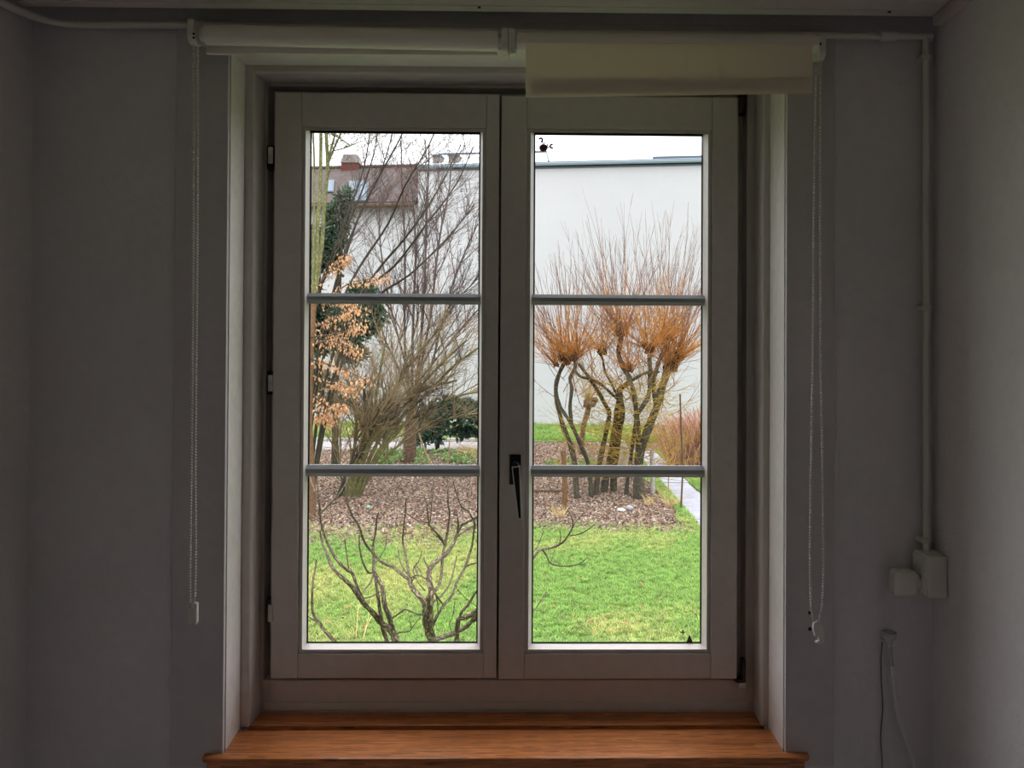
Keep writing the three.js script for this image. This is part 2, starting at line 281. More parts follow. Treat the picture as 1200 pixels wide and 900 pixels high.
// ------------------------------------------------------------------ the window
const SF = 1.97, GZ = 2.018, FZ = 1.992, MZ = 1.915;      // sash face, glass, fixed frame face, moulding face
{
  const w = thing('window', 'white painted two-sash casement window with three panes in each sash', 'window', null, 'structure'); w.name = 'window_1';
  // lining boards of the reveal, slightly splayed
  const zA = 1.812, zB = MZ + 0.004;
  const lx0 = PX(265.5, 1.8), lx0b = PX(284.5, MZ), rx0 = PX(920.5, 1.8), rx0b = PX(901.5, MZ), ly0 = PY(899, 1.8), ty0 = PY(58, 1.8), ty0b = PY(79, MZ);
  const lin4 = (a, b, c, d) => solid([a, b, c, d].map(([x, z]) => V(x, ly0, -z)).reverse(), [a, b, c, d].map(([x, z]) => V(x, ty0 + 0.012, -z)).reverse());
  mesh('reveal_lining', lin4([lx0, zA], [lx0b, zB], [OX0, zB], [OX0, zA]), M.lining, w);
  mesh('reveal_lining', lin4([OX1, zA], [OX1, zB], [rx0b, zB], [rx0, zA]), M.lining, w);
  mesh('reveal_lining', solid([V(lx0, ty0, -zA), V(rx0, ty0, -zA), V(rx0, OY1, -zA), V(lx0, OY1, -zA)], [V(lx0b, ty0b, -zB), V(rx0b, ty0b, -zB), V(rx0b, OY1, -zB), V(lx0b, OY1, -zB)]), M.lining, w);
  // mouldings with a rounded edge
  const mb = 1.9915, xl = PX(295.5, MZ), xr = PX(893.5, MZ), yt = PY(88, MZ), sillY = PY(882, 1.8, 262);
  mesh('moulding', box(OX0, xl, sillY, yt + 0.03, -mb, -MZ, 0.006), M.paint, w);
  mesh('moulding', box(xr, OX1, sillY, yt + 0.03, -mb, -MZ, 0.006), M.paint, w);
  mesh('moulding', box(xl - 0.004, xr + 0.004, yt, OY1, -mb, -MZ - 0.0004, 0.006), M.paint, w);
  // fixed frame
  const fb = 2.06, fx0 = PX(326, FZ), fx1 = PX(859, FZ), fy1 = PY(116, FZ), fy0 = PY(788, FZ);
  // the frame is rebated: a deep groove stays open round the sashes
  const RZ = 2.034, jx0 = PX(311.5, FZ), jx1 = PX(874.5, FZ), jy1 = PY(103.5, FZ);
  mesh('jamb', merge([box(OX0, jx0, sillY - 0.02, OY1, -fb, -FZ, 0.002), box(jx0 - 0.001, fx0, sillY - 0.02, OY1 - 0.001, -fb, -RZ)]), M.paint, w);
  mesh('jamb', merge([box(jx1, OX1, sillY - 0.02, OY1, -fb, -FZ, 0.002), box(fx1, jx1 + 0.001, sillY - 0.02, OY1 - 0.001, -fb, -RZ)]), M.paint, w);
  mesh('head', merge([box(jx0, jx1, jy1, OY1, -fb, -FZ - 0.0005, 0.002), box(fx0, fx1, fy1, jy1 + 0.001, -fb, -RZ)]), M.paint, w);
  mesh('bottom_rail', merge([box(jx0 - 0.001, jx1 + 0.001, OY0 - 0.02, PY(796.5, FZ), -fb, -FZ + 0.002, 0.002), box(fx0 - 0.002, fx1 + 0.002, PY(800, FZ), fy0, -fb, -2.0356)]), M.paint, w);
  mesh('bottom_bead', pbox(308, 876, 823, 832.5, FZ - 0.006, FZ + 0.002, 0.002), M.paint, w);
  // sashes
  function sash(x0, x1, sl, sr, gl, gr, gt, gbm, y0, y1, bars, lapBack) {
    const s = new THREE.Group(); s.name = 'sash'; w.add(s);
    const X = (p) => PX(p, SF), Y = (p) => PY(p, SF), b = 2.035, r = 0.0022;
    mesh('stile', box(X(x0), X(sl), Y(y1), Y(y0), -b, -SF, r), M.paint, s);
    mesh('stile', box(X(sr), X(x1), Y(y1), Y(y0), -b, -SF, r), M.paint, s);
    const ry0 = Y(150), ry1 = Y(766.5);
    mesh('rail', box(X(sl) + 0.0003, X(sr) - 0.0003, ry0, Y(y0), -b, -SF - 0.0004, r), M.paint, s);
    mesh('rail', box(X(sl) + 0.0003, X(sr) - 0.0003, Y(y1), ry1, -b, -SF - 0.0004, r), M.paint, s);
    // glazing bead: a mitred ring that slopes from the face down to the glass
    const o = [X(sl), X(sr), ry1, ry0], zi = -(GZ - 0.004), gx0 = PX(gl, GZ), gx1 = PX(gr, GZ), gy0 = PY(gbm, GZ), gy1 = PY(gt, GZ);
    const e = 0.010, i0 = [o[0] + e, o[1] - e, o[2] + e, o[3] - e];
    const ring = (a, z) => [V(a[0], a[2], z), V(a[1], a[2], z), V(a[1], a[3], z), V(a[0], a[3], z)];
    const A = ring(o, -SF - 0.007), B = ring(i0, -SF - 0.004), C = ring([gx0, gx1, gy0, gy1], zi), D = ring([gx0 - 0.012, gx1 + 0.012, gy0 - 0.012, gy1 + 0.012], -b), E = ring(o, -b);
    for (let k = 0; k < 4; k++) {
      const j = (k + 1) % 4, t = [];
      t.push(...quad(A[k], A[j], B[j], B[k]), ...quad(B[k], B[j], C[j], C[k]), ...quad(C[k], C[j], D[j], D[k]), ...quad(D[k], D[j], E[j], E[k]), ...quad(E[k], E[j], A[j], A[k]));
      mesh('glazing_bead', flat(t.map((v) => v.clone())), M.paint, s);
    }
    const gk = 0.0035; const G = ring([gx0, gx1, gy0, gy1], -(GZ - 0.0035)), H = ring([gx0 + gk, gx1 - gk, gy0 + gk, gy1 - gk], -(GZ - 0.003));
    mesh('gasket', flat([0, 1, 2, 3].flatMap((k) => { const j = (k + 1) % 4; const back = V(0, 0, -0.002); return [...quad(G[k], G[j], H[j], H[k]), ...quad(H[k], H[j], H[j].clone().add(back), H[k].clone().add(back))]; }).map((v) => v.clone())), M.gasket, s, 'thin black seal');
    // glazing bars and the three panes
    const cuts = [gy1];
    for (const [t0, t1] of bars) {
      const zb = GZ - 0.024, a = PY(t0, zb), c = PY(t1, zb), m = (a + c) / 2, hh = (a - c) / 2, prof = [];
      prof.push([zb + 0.011, m - hh], [zb + 0.009, m - hh], [zb + 0.001, m - hh * 0.42], [zb, m - hh * 0.34], [zb, m + hh * 0.34], [zb + 0.001, m + hh * 0.42], [zb + 0.009, m + hh], [zb + 0.011, m + hh]);
      const ringL = [[GZ + 0.012, m - hh * 0.8], ...prof, [GZ + 0.012, m + hh * 0.8]];
      const g = new THREE.ExtrudeGeometry(new THREE.Shape(ringL.map(([z, y]) => new THREE.Vector2(z, y))), { depth: gx1 - gx0 + 0.006, bevelEnabled: false });
      g.applyMatrix4(new THREE.Matrix4().set(0, 0, 1, gx0 - 0.003, 0, 1, 0, 0, -1, 0, 0, 0, 0, 0, 0, 1));
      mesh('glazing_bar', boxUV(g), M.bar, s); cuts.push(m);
    }
    cuts.push(gy0);
    for (let k = 0; k < 3; k++) mesh('pane', new THREE.PlaneGeometry(gx1 - gx0 + 0.004, cuts[k] - cuts[k + 1]).translate((gx0 + gx1) / 2, (cuts[k] + cuts[k + 1]) / 2, -GZ), M.glass, s);
    return s;
  }
  const L = sash(319.5, 583.5, 351, 568.5, 362, 561.5, 153, 753, 110.5, 795, [[344.5, 357], [546, 559.5]]);
  const Rr = sash(586, 864.5, 616, 834, 624.5, 822.5, 154.5, 753.5, 111.5, 796, [[344.5, 357], [546, 559.5]]);
  mesh('meeting_strip', box(PX(580, SF), PX(591, SF), fy0 - 0.0005, PY(111, SF), -2.052, -2.0352), M.paint, L);
  // handle on the right sash
  mesh('handle_plate', pbox(597, 610.5, 533, 568, SF - 0.006, SF - 0.0005, 0.002), M.handleDark, Rr, 'dark handle plate');
  mesh('handle_neck', new THREE.CylinderGeometry(0.008, 0.009, 0.04, 16).rotateX(Math.PI / 2).translate(...at(604, 545, SF - 0.022).toArray()), M.handleDark, Rr);
  {
    const z = SF - 0.045, P = [[599.5, 547], [609.5, 546], [612, 608.5], [606.5, 609]].map(([x, y]) => at(x, y, z)), c = P.reduce((a, b) => a.add(b), V(0, 0, 0)).multiplyScalar(0.25);
    const inner = P.map((p) => p.clone().lerp(c, 0.0)), edge = (f) => [0, 1, 2, 3].map((k) => V(P[k].x + (k === 0 || k === 3 ? f : -f), P[k].y + (k < 2 ? -f : f), P[k].z));
    const sh = (l, dz) => l.map((p) => V(p.x, p.y, p.z + dz)).reverse();
    mesh('handle_lever', solid(sh(P, 0), sh(inner, -0.012)), M.metal, Rr, 'brushed metal window handle');
    mesh('handle_face', solid(sh(edge(0.0032), 0.0006), sh(edge(0.0032), -0.002)), M.handleDark, Rr, 'black handle inlay');
  }
  // hinges in the gap between sash and frame
  for (const py of [182, 449, 718]) {
    const c = at(317, py, SF - 0.001), g = new THREE.CylinderGeometry(0.0062, 0.0062, 0.02, 14);
    mesh('hinge_pin', g.clone().translate(c.x, c.y + 0.0105, c.z), M.hinge, L); mesh('hinge_pin', g.clone().translate(c.x, c.y - 0.0105, c.z), M.hinge, L);
    mesh('hinge_leaf', box(c.x - 0.016, c.x + 0.004, c.y - 0.03, c.y + 0.03, -FZ - 0.012, -FZ + 0.004), M.hingeDark, L);
  }
  { // corner bearings of the right sash
    const c = at(868.5, 800, SF), d = at(869, 124, SF);
    mesh('corner_hinge', merge([box(c.x - 0.016, c.x + 0.012, c.y + 0.002, c.y + 0.009, -FZ, -SF + 0.004, 0.002), box(c.x + 0.002, c.x + 0.011, c.y + 0.003, c.y + 0.058, -FZ, -SF + 0.006, 0.002)]), M.hingeDark, Rr);
    mesh('corner_hinge_cap', box(c.x - 0.009, c.x + 0.012, c.y - 0.012, c.y + 0.001, -FZ, -SF + 0.007, 0.003), M.hinge, Rr);
    mesh('corner_hinge', merge([new THREE.CylinderGeometry(0.009, 0.009, 0.045, 14).translate(d.x, d.y, d.z), box(d.x - 0.006, d.x + 0.012, d.y - 0.02, d.y + 0.03, -FZ, -SF, 0.002)]), M.hingeDark, Rr);
  }
  // inner sill board with horns, and the wooden strip under the frame
  const zs = 1.772, s = at(262, 882, 1.8).y, xa = PX(234, zs, 886), xb = PX(951, zs, 886);
  const pl = new THREE.Shape(), r = 0.018, xm = PX(266, 1.8), xn = PX(920, 1.8);
  pl.moveTo(xa + r, zs); pl.lineTo(xb - r, zs); pl.quadraticCurveTo(xb, zs, xb, zs + r); pl.lineTo(xb, 1.80 - 0.001); pl.lineTo(xn, 1.80 - 0.001); pl.lineTo(xn - (xn - PX(903, MZ)) * 0.82, 1.906); pl.lineTo(xm - (xm - PX(283, MZ)) * 0.82, 1.906); pl.lineTo(xm, 1.80 - 0.001); pl.lineTo(xa, 1.80 - 0.001); pl.lineTo(xa, zs + r); pl.quadraticCurveTo(xa, zs, xa + r, zs);
  const sg = new THREE.ExtrudeGeometry(pl, { depth: 0.004, bevelEnabled: true, bevelThickness: 0.003, bevelSize: 0.003, bevelOffset: -0.003, bevelSegments: 3 });
  sg.applyMatrix4(new THREE.Matrix4().set(1, 0, 0, 0, 0, 0, -1, s - 0.003, 0, -1, 0, 0, 0, 0, 0, 1));
  mesh('window_sill', boxUV(turned(sg)), M.oak, w, 'orange-brown varnished wooden window sill');
  mesh('sill_apron', box(xa + 0.012, xb - 0.012, s - 0.10, s - 0.0102, -1.7995, -zs - 0.008, 0.003), M.oak, w, 'wooden strip under the sill');
  mesh('sill_strip', box(xl - 0.01, xr + 0.01, s - 0.04, s + 0.003, -FZ - 0.001, -1.922, 0.003), M.oak, w, 'narrow wooden strip between sill and frame');
  mesh('sill_support', box(xm, xn, s - 0.06, s - 0.045, -1.93, -1.90), M.oak, w);
}

// ------------------------------------------------------------------ stickers on the panes
{
  const z = GZ - 0.0022, c = at(636.8, 173.3, z), k = z / F, pts = [], n = 14;
  const s = thing('window_sticker', 'dark red crab-shaped sticker with two claws on a top pane', 'sticker');
  for (let i = 0; i < n * 2; i++) { const a = (i / (n * 2)) * Math.PI * 2, r = i % 2 ? 4.3 : 6.2; pts.push(new THREE.Vector2(Math.cos(a) * r * k, Math.sin(a) * r * 0.92 * k)); }
  const ex = { depth: 0.0008, bevelEnabled: false };
  mesh('sticker_body', boxUV(new THREE.ExtrudeGeometry(new THREE.Shape(pts), ex).translate(c.x, c.y, c.z)), std({ color: '#5e1420', roughness: 0.6 }), s);
  const blue = std({ color: '#2c1f52', roughness: 0.6 });
  const tor = (x, y, r, a0) => new THREE.TorusGeometry(r * k, 1.1 * k, 6, 14, 4.4).rotateZ(a0).scale(1, 1, 0.3).translate(c.x + x * k, c.y - y * k, c.z + 0.0004);
  const claw = (x, y, a0) => mesh('claw', tor(x, y, 2.0, a0), blue, s);
  claw(-3.2, -9.3, -1.6); claw(10, -2, 1.0);
  for (const [x, y, x1, y1] of [[-0.5, -4.5, -1.6, -8], [4.5, -0.8, 8, -1.6], [0.6, -4.4, 1.3, -7], [3.8, -2, 5.4, -4.2]]) {
    const a = V(c.x + x * k, c.y - y * k, c.z + 0.0004), b = V(c.x + x1 * k, c.y - y1 * k, c.z + 0.0004);
    mesh('feeler', new Tubes().tube([a, b], [0.0009, 0.0022], 5).geo(), blue, s);
  }
  const t = thing('window_sticker', 'small dark triangle and cross marks low on a pane', 'sticker'), P = (x, y) => at(x, y, z);
  mesh('triangle_mark', solid([P(804.5, 752.5), P(812, 752.5), P(808, 743.5)], [P(804.5, 752.5), P(812, 752.5), P(808, 743.5)].map((v) => V(v.x, v.y, v.z - 0.0012))), M.dark, t);
  mesh('cross_mark', merge([pbox(797.5, 803, 740.3, 741.7, z, z + 0.0008), pbox(799.5, 801, 738, 744, z, z + 0.0008)]), M.dark, t);
  const u = thing('glazing_clip', 'tiny dark clip at the top edge of a pane', 'clip');
  mesh('clip', pbox(724, 733, 153, 157.5, z - 0.002, z, 0.001), M.dark, u);
}

// ------------------------------------------------------------------ roller blinds
function beadChain(path, parent) {
  const c = new THREE.CatmullRomCurve3(path, false, 'centripetal'), n = Math.round(c.getLength() / 0.0066), g0 = new THREE.IcosahedronGeometry(0.0029, 1), l = [];
  for (const p of c.getSpacedPoints(n)) l.push(g0.clone().translate(p.x, p.y, p.z));
  const tm = new Tubes(); const pts = c.getSpacedPoints(60); tm.tube(pts, pts.map(() => 0.0006), 4);
  const m = mesh('bead_chain', merge([...l, tm.geo()]), M.plastic, parent); m.userData.kind = 'stuff'; return m;
}
const rod = (a, b, r, seg = 28) => { const d = b.clone().sub(a), g = new THREE.CylinderGeometry(r, r, d.length(), seg, 1); g.applyQuaternion(new THREE.Quaternion().setFromUnitVectors(V(0, 1, 0), d.clone().normalize())); const m = a.clone().add(b).multiplyScalar(0.5); return g.translate(m.x, m.y, m.z); };
{
  const z = 1.745, b = thing('roller_blind', 'rolled-up cream roller blind with its hem bar just below the roll', 'blind');
  const a0 = at(242, 41, z), a1 = at(584, 48.5, z);
  mesh('roll', rod(a0, a1, 0.0222, 36), M.blind, b);
  for (const [p, q] of [[a0, -1], [a1, 1]]) mesh('end_plug', rod(p.clone(), V(p.x + q * 0.012, p.y, p.z), 0.014), M.plastic, b);
  const h0 = at(242, 58.3, z + 0.02), h1 = at(583, 60.5, z + 0.02), hg = box(-0.5, 0.5, -0.0105, 0.0105, -0.005, 0.005, 0.0035);
  { const d = h1.clone().sub(h0), m = h0.clone().add(h1).multiplyScalar(0.5), g = hg.clone().scale(d.length(), 1, 1).rotateZ(Math.atan2(d.y, d.x)).translate(m.x, m.y, m.z); mesh('hem_bar', g, M.blind, b); }
  mesh('cloth', solid([at(242, 45, z + 0.0222), at(583, 52, z + 0.0222), at(583, 58, z + 0.021), at(242, 55, z + 0.021)].reverse(), [at(242, 45, z + 0.0232), at(583, 52, z + 0.0232), at(583, 58, z + 0.022), at(242, 55, z + 0.022)].reverse()), M.blind, b);
  const br = new THREE.Shape(), by = PY(52.5, z, 230), tp = PY(27, z, 230), zz = 1.8 - z; // side plate in the y-z plane
  br.moveTo(-zz, tp); br.lineTo(0.018, tp); br.lineTo(0.02, by + 0.014); br.quadraticCurveTo(0.016, by, 0, by); br.lineTo(-0.014, by + 0.004); br.lineTo(-zz, by + 0.02); br.lineTo(-zz, tp);
  const bg = new THREE.ExtrudeGeometry(br, { depth: 0.017, bevelEnabled: true, bevelSize: 0.0015, bevelThickness: 0.0015, bevelSegments: 2 }).rotateY(-Math.PI / 2);
  const bg1 = bg.clone().scale(1, 1, -1);
  const place = (x, dy) => { const g = new THREE.ExtrudeGeometry(br, { depth: 0.012, bevelEnabled: true, bevelSize: 0.0015, bevelThickness: 0.0015, bevelSegments: 2 }); g.applyMatrix4(new THREE.Matrix4().set(0, 0, 1, x, 0, 1, 0, dy, 1, 0, 0, -z, 0, 0, 0, 1)); return boxUV(turned(g)); };
  const bk = mesh('bracket', place(PX(224.5, z, 40), 0), M.plastic, b);
  for (const py of [39.5, 44]) mesh('slot', pbox(225.5, 228, py - 1, py + 1, z - 0.0222, z - 0.0205), M.dark, bk);
  mesh('bracket', place(PX(589, z, 45), -0.0135), M.plastic, b);
  const top = [at(226.5, 50, z), at(226.2, 300, z), at(224.5, 520, z), at(223.2, 706, z), at(224.5, 716, z), at(227.6, 704, z), at(229, 520, z), at(231, 300, z), at(231.8, 52, z)];
  beadChain(top, b);
  mesh('chain_weight', merge([pbox(219, 229.5, 712, 733, z - 0.006, z + 0.006, 0.003), pbox(225.5, 230.5, 707, 731, z - 0.008, z + 0.004, 0.003)]), M.plastic, b, 'small plastic chain joiner');

  const c = thing('roller_blind', 'cream roller blind let down a hand width over the window top', 'blind');
  const e0 = at(606, 49.5, z), e1 = at(957, 51.5, z);
  mesh('roll', rod(e0, e1, 0.0205, 36), M.blind, c);
  for (const [p, q] of [[e0, -1], [e1, 1]]) mesh('end_plug', rod(p.clone(), V(p.x + q * 0.012, p.y, p.z), 0.014), M.plastic, c);
  const f = z - 0.0212, cl = (x0, y0, x1, y1, y2, y3, d, t) => solid([at(x0, y2, d), at(x1, y3, d), at(x1, y1, d), at(x0, y0, d)], [at(x0, y2, d + t), at(x1, y3, d + t), at(x1, y1, d + t), at(x0, y0, d + t)]);
  mesh('cloth', cl(616, 50, 952.5, 52, 93, 92, f, 0.0008), M.blindCloth, c);
  mesh('hem', cl(616, 92.7, 952.5, 91.7, 114.5, 109.5, f - 0.0012, 0.004), M.blindCloth, c);
  mesh('hem_bar', cl(622, 95, 948, 94, 112, 107.5, f + 0.003, 0.003), M.blind, c);
  mesh('bracket', place(PX(597.5, z, 45), -0.0145), M.plastic, c);
  const bk2 = mesh('bracket', place(PX(957.5, z, 45), -0.022), M.plastic, c);
  mesh('bracket_clip', pbox(596.8, 604, 57, 63, z - 0.021, z + 0.01, 0.003), M.plastic, c);
  mesh('slot', pbox(961, 962.8, 50, 52.5, z - 0.0222, z - 0.0205), M.dark, bk2);
  beadChain([at(957, 60, z), at(954.5, 200, z), at(952.5, 420, z), at(949.8, 600, z), at(949.6, 680, z), at(952, 722, z), at(957, 735, z), at(961.5, 722, z), at(964.5, 690, z), at(964.6, 600, z), at(962, 420, z), at(961.3, 200, z), at(961.6, 62, z)], c);
  const w0 = new THREE.Shape(), wp = [[953, 730], [957, 727.5], [961.5, 729], [964, 734], [965.5, 748], [964, 752], [958, 753.5], [955.5, 752], [959.5, 750], [959, 745], [954.5, 744], [952.5, 737]].map(([x, y]) => at(x, y, z));
  wp.forEach((p, i) => (i ? w0.lineTo(p.x, p.y) : w0.moveTo(p.x, p.y)));
  mesh('chain_weight', boxUV(new THREE.ExtrudeGeometry(w0, { depth: 0.007, bevelEnabled: true, bevelSize: 0.001, bevelThickness: 0.0015, bevelSegments: 2 }).translate(0, 0, -z - 0.002)), M.plastic, c, 'white plastic chain joiner');
}

// ------------------------------------------------------------------ conduit, socket, plug, hook and cords
{
  const z = 1.79, r = 0.0088, k = thing('cable_conduit', 'grey-white plastic cable conduit running under the ceiling and down to the socket', 'conduit');
  const tube = (l, rr = r) => { const p = smooth(l, 6); return new Tubes().tube(p, p.map(() => rr), 14).geo(); };
  const y0 = at(120, 27.6, z).y, xw = XL + 0.011;
  mesh('pipe', tube([V(xw, y0 + 0.004, -1.2), V(xw, y0 + 0.002, -1.55), V(xw + 0.004, y0, -1.70), V(xw + 0.035, y0 - 0.001, -1.765), V(xw + 0.09, y0 - 0.002, -z), V(xw + 0.2, y0 - 0.002, -z), at(226, 29.5, z)]), M.plastic, k, 'bent conduit pipe on the left');
  mesh('pipe', tube([at(226, 29.5, z + 0.0), at(420, 35, z), at(700, 40, z), at(965, 41.8, z), at(1091, 42.5, z)]), M.plastic, k);
  mesh('coupling', rod(at(1031, 42.2, z), at(1050, 42.4, z), 0.0122), M.plastic, k);
  mesh('coupling', rod(at(1083, 42.5, z), at(1092, 42.5, z), 0.0105), M.plastic, k);
  mesh('pipe', tube([at(1085.3, 44, z), at(1085.6, 300, z), at(1086, 648, z)], 0.0082), M.plastic, k);
  for (const py of [66, 360, 634]) mesh('pipe_clip', pbox(1080, 1091, py - 3, py + 3, z - 0.011, 1.81, 0.002), M.plastic, k);

  const s = thing('wall_socket', 'grey-white surface-mounted socket box below the conduit in the corner', 'socket');
  const zf = 1.737, zb = 1.806, x1 = XR - 0.0005, x0 = PX(1087.5, zf), yA = PY(652, zf, 1095), yB = PY(702, zf, 1095);
  mesh('socket_box', box(x0, x1, yB, yA, -zb, -zf, 0.005), M.plastic, s);
  mesh('socket_plate', box(x0 - 0.004, x0 + 0.001, yB + 0.006, yA - 0.006, -zb + 0.005, -zf - 0.005, 0.0018), M.plastic, s);
  mesh('socket_rim', new THREE.TorusGeometry(0.021, 0.002, 8, 28).rotateY(Math.PI / 2).translate(x0 - 0.005, (yA + yB) / 2, -(zf + zb) / 2), M.plastic, s);
  const p = thing('power_plug', 'pale right-angled power plug pushed into the wall socket', 'plug'), cz = -(zf + zb) / 2, cy = at(1065, 682, -cz).y, X0 = at(1044, 682, -cz).x;
  mesh('plug_body', box(X0, x0 - 0.013, cy - 0.029, cy + 0.029, cz - 0.018, cz + 0.022, 0.010), M.plastic, p);
  mesh('plug_neck', new THREE.CylinderGeometry(0.0175, 0.0185, 0.012, 24).rotateZ(Math.PI / 2).translate(x0 - 0.0085, cy + 0.002, cz), M.plastic, p);
  mesh('plug_tab', box(X0 + 0.012, x0 - 0.03, cy + 0.0265, cy + 0.032, cz - 0.008, cz + 0.012, 0.002), M.plastic, p);

  const h = thing('cable_holder', 'small clear plastic holder on the wall below the plug', 'holder'), hz = 1.79;
  const prof = [[0.0, -0.014], [0.006, -0.014], [0.008, -0.008], [0.013, 0], [0.0165, 0.008], [0.0165, 0.0145], [0.014, 0.0155], [0.012, 0.009], [0, 0.004]].map(([a, b]) => new THREE.Vector2(a, b));
  mesh('holder_cup', new THREE.LatheGeometry(prof, 28).translate(...at(1042, 748, hz).toArray()), M.clear, h);
  mesh('holder_pad', box(at(1042, 748, hz).x - 0.012, at(1042, 748, hz).x + 0.012, at(1042, 748, hz).y - 0.01, at(1042, 748, hz).y + 0.012, -1.8102, -1.805, 0.002), M.clear, h);
  const cordMat = std({ color: '#e6e2dd', roughness: 0.35 });
  const wire = (l, rr) => { const q = smooth(l, 6); return new Tubes().tube(q, q.map(() => rr), 8).geo(); };
  const c1 = thing('cord', 'thin white cord hanging in a bow from the clear holder', 'cord');
  mesh('cord_line', wire([at(1042, 754, hz), at(1044, 775, hz), at(1048, 800, hz), at(1052, 835, hz), at(1060, 862, hz), at(1067, 882, hz), at(1073, 905, hz), at(1076, 960, hz)], 0.0034), cordMat, c1);
  mesh('cord_sleeve', wire([at(1042.5, 758, hz), at(1045, 780, hz)], 0.0052), M.clear, c1);
  const c2 = thing('cord', 'very thin dark cord hanging straight down beside the white cord', 'cord');
  mesh('cord_line', wire([at(1034, 752, 1.803), at(1032.5, 770, 1.803), at(1033, 800, 1.803), at(1034.5, 830, 1.803), at(1032, 862, 1.803), at(1034, 900, 1.803), at(1034, 960, 1.803)], 0.0014), std({ color: '#5a5653', roughness: 0.5 }), c2);
}

// ------------------------------------------------------------------ the garden: ground, beds, paths
const PATH0 = onGround(796, 590).x, PATH1 = PATH0 + 0.52, BED = -onGround(700, 619).z;
const wob = (x, f, s) => Math.sin(x * f + s) * 0.5 + Math.sin(x * f * 2.3 + s * 1.7) * 0.3 + Math.sin(x * f * 5.1 + s * 3.1) * 0.2;
const bedEdge = (x) => BED + 0.16 * wob(x, 1.6, 1) - (x < -0.6 ? 0.55 * Math.min(1, (-0.6 - x) / 0.8) : 0);   // distance at which lawn turns to leaf litter
const bedSide = (d) => 2.02 + 0.10 * wob(d, 1.5, 2) + Math.max(0, d - 14) * 0.02;
structure('ground', box(-45, 45, GROUND - 0.5, GROUND - 0.02, -90, 30).translate(0, 0, 0), M.soil, 'brown soil and leaf litter of the garden bed', 'ground');
{
  const shape = (pts, h0, h1) => { const s = new THREE.Shape(pts.map(([x, d]) => new THREE.Vector2(x, d))); const g = new THREE.ExtrudeGeometry(s, { depth: h1 - h0, bevelEnabled: false }); g.applyMatrix4(new THREE.Matrix4().set(1, 0, 0, 0, 0, 0, 1, h0, 0, -1, 0, 0, 0, 0, 0, 1)); return boxUV(g); };
  const near = [[-14, 2.4], [PATH0 - 0.03, 2.4]];
  for (let d = 2.6; d <= 18.4; d += 0.4) near.push([PATH0 - 0.03, d]);
  for (let d = 18.4; d > bedEdge(2) + 0.1; d -= 0.3) near.push([bedSide(d), d]);
  for (let x = 1.95; x > -14; x -= 0.2) near.push([x, bedEdge(x)]);
  near.push([-14, bedEdge(-14)]);
  structure('lawn', shape(near, GROUND - 0.025, GROUND), M.lawn, 'near lawn of short green winter grass', 'lawn');
  structure('lawn', shape([[PATH1 + 0.03, 2.4], [14, 2.4], [14, 19], [PATH1 + 0.03, 19]], GROUND - 0.025, GROUND - 0.002), M.lawn, 'strip of lawn beyond the slab path', 'lawn');
  structure('lawn', shape([[-16, 20.9], [16, 20.9], [16, 27.5], [-16, 27.5]], GROUND - 0.025, GROUND), M.lawn, 'far lawn in front of the white building', 'lawn');
  structure('gravel_path', shape([[-16, 19.05], [-1.2, 19.05], [-0.9, 20.7], [-16, 20.7]], GROUND - 0.025, GROUND - 0.006), M.gravel, 'pale gravel path crossing behind the shrubs', 'path');
  const p = thing('slab_path', 'grey paving slab path leading away on the right', 'path', null, 'structure'), R = rngOf(5);
  let d = 3.2; while (d < 18.8) { const w = 0.62 + R() * 0.25; mesh('slab', box(PATH0 + R() * 0.02, PATH1 - R() * 0.02, GROUND - 0.03, GROUND + 0.006 + R() * 0.012, -(d + w - 0.025), -d, 0.006), M.slab, p); d += w; }
  const k = thing('kerb', 'row of pale kerb stones along the gravel path', 'kerb', null, 'structure');
  for (let x = -9; x < -1.2; x += 0.8) mesh('kerb_stone', box(x, x + 0.775, GROUND - 0.1, GROUND + 0.075 + R() * 0.02, -20.88, -20.72, 0.012), M.stone, k);
  const e = onGround(626, 577.5), f = onGround(662, 576.5);
  const eb = mesh('edging_board', box(e.x - 0.06, f.x, GROUND - 0.1, GROUND + 0.05, e.z - 0.02, e.z + 0.02, 0.004), M.barkBrown); tag(eb, 'thin dark wooden edging board lying in the leaf bed', 'board');
}
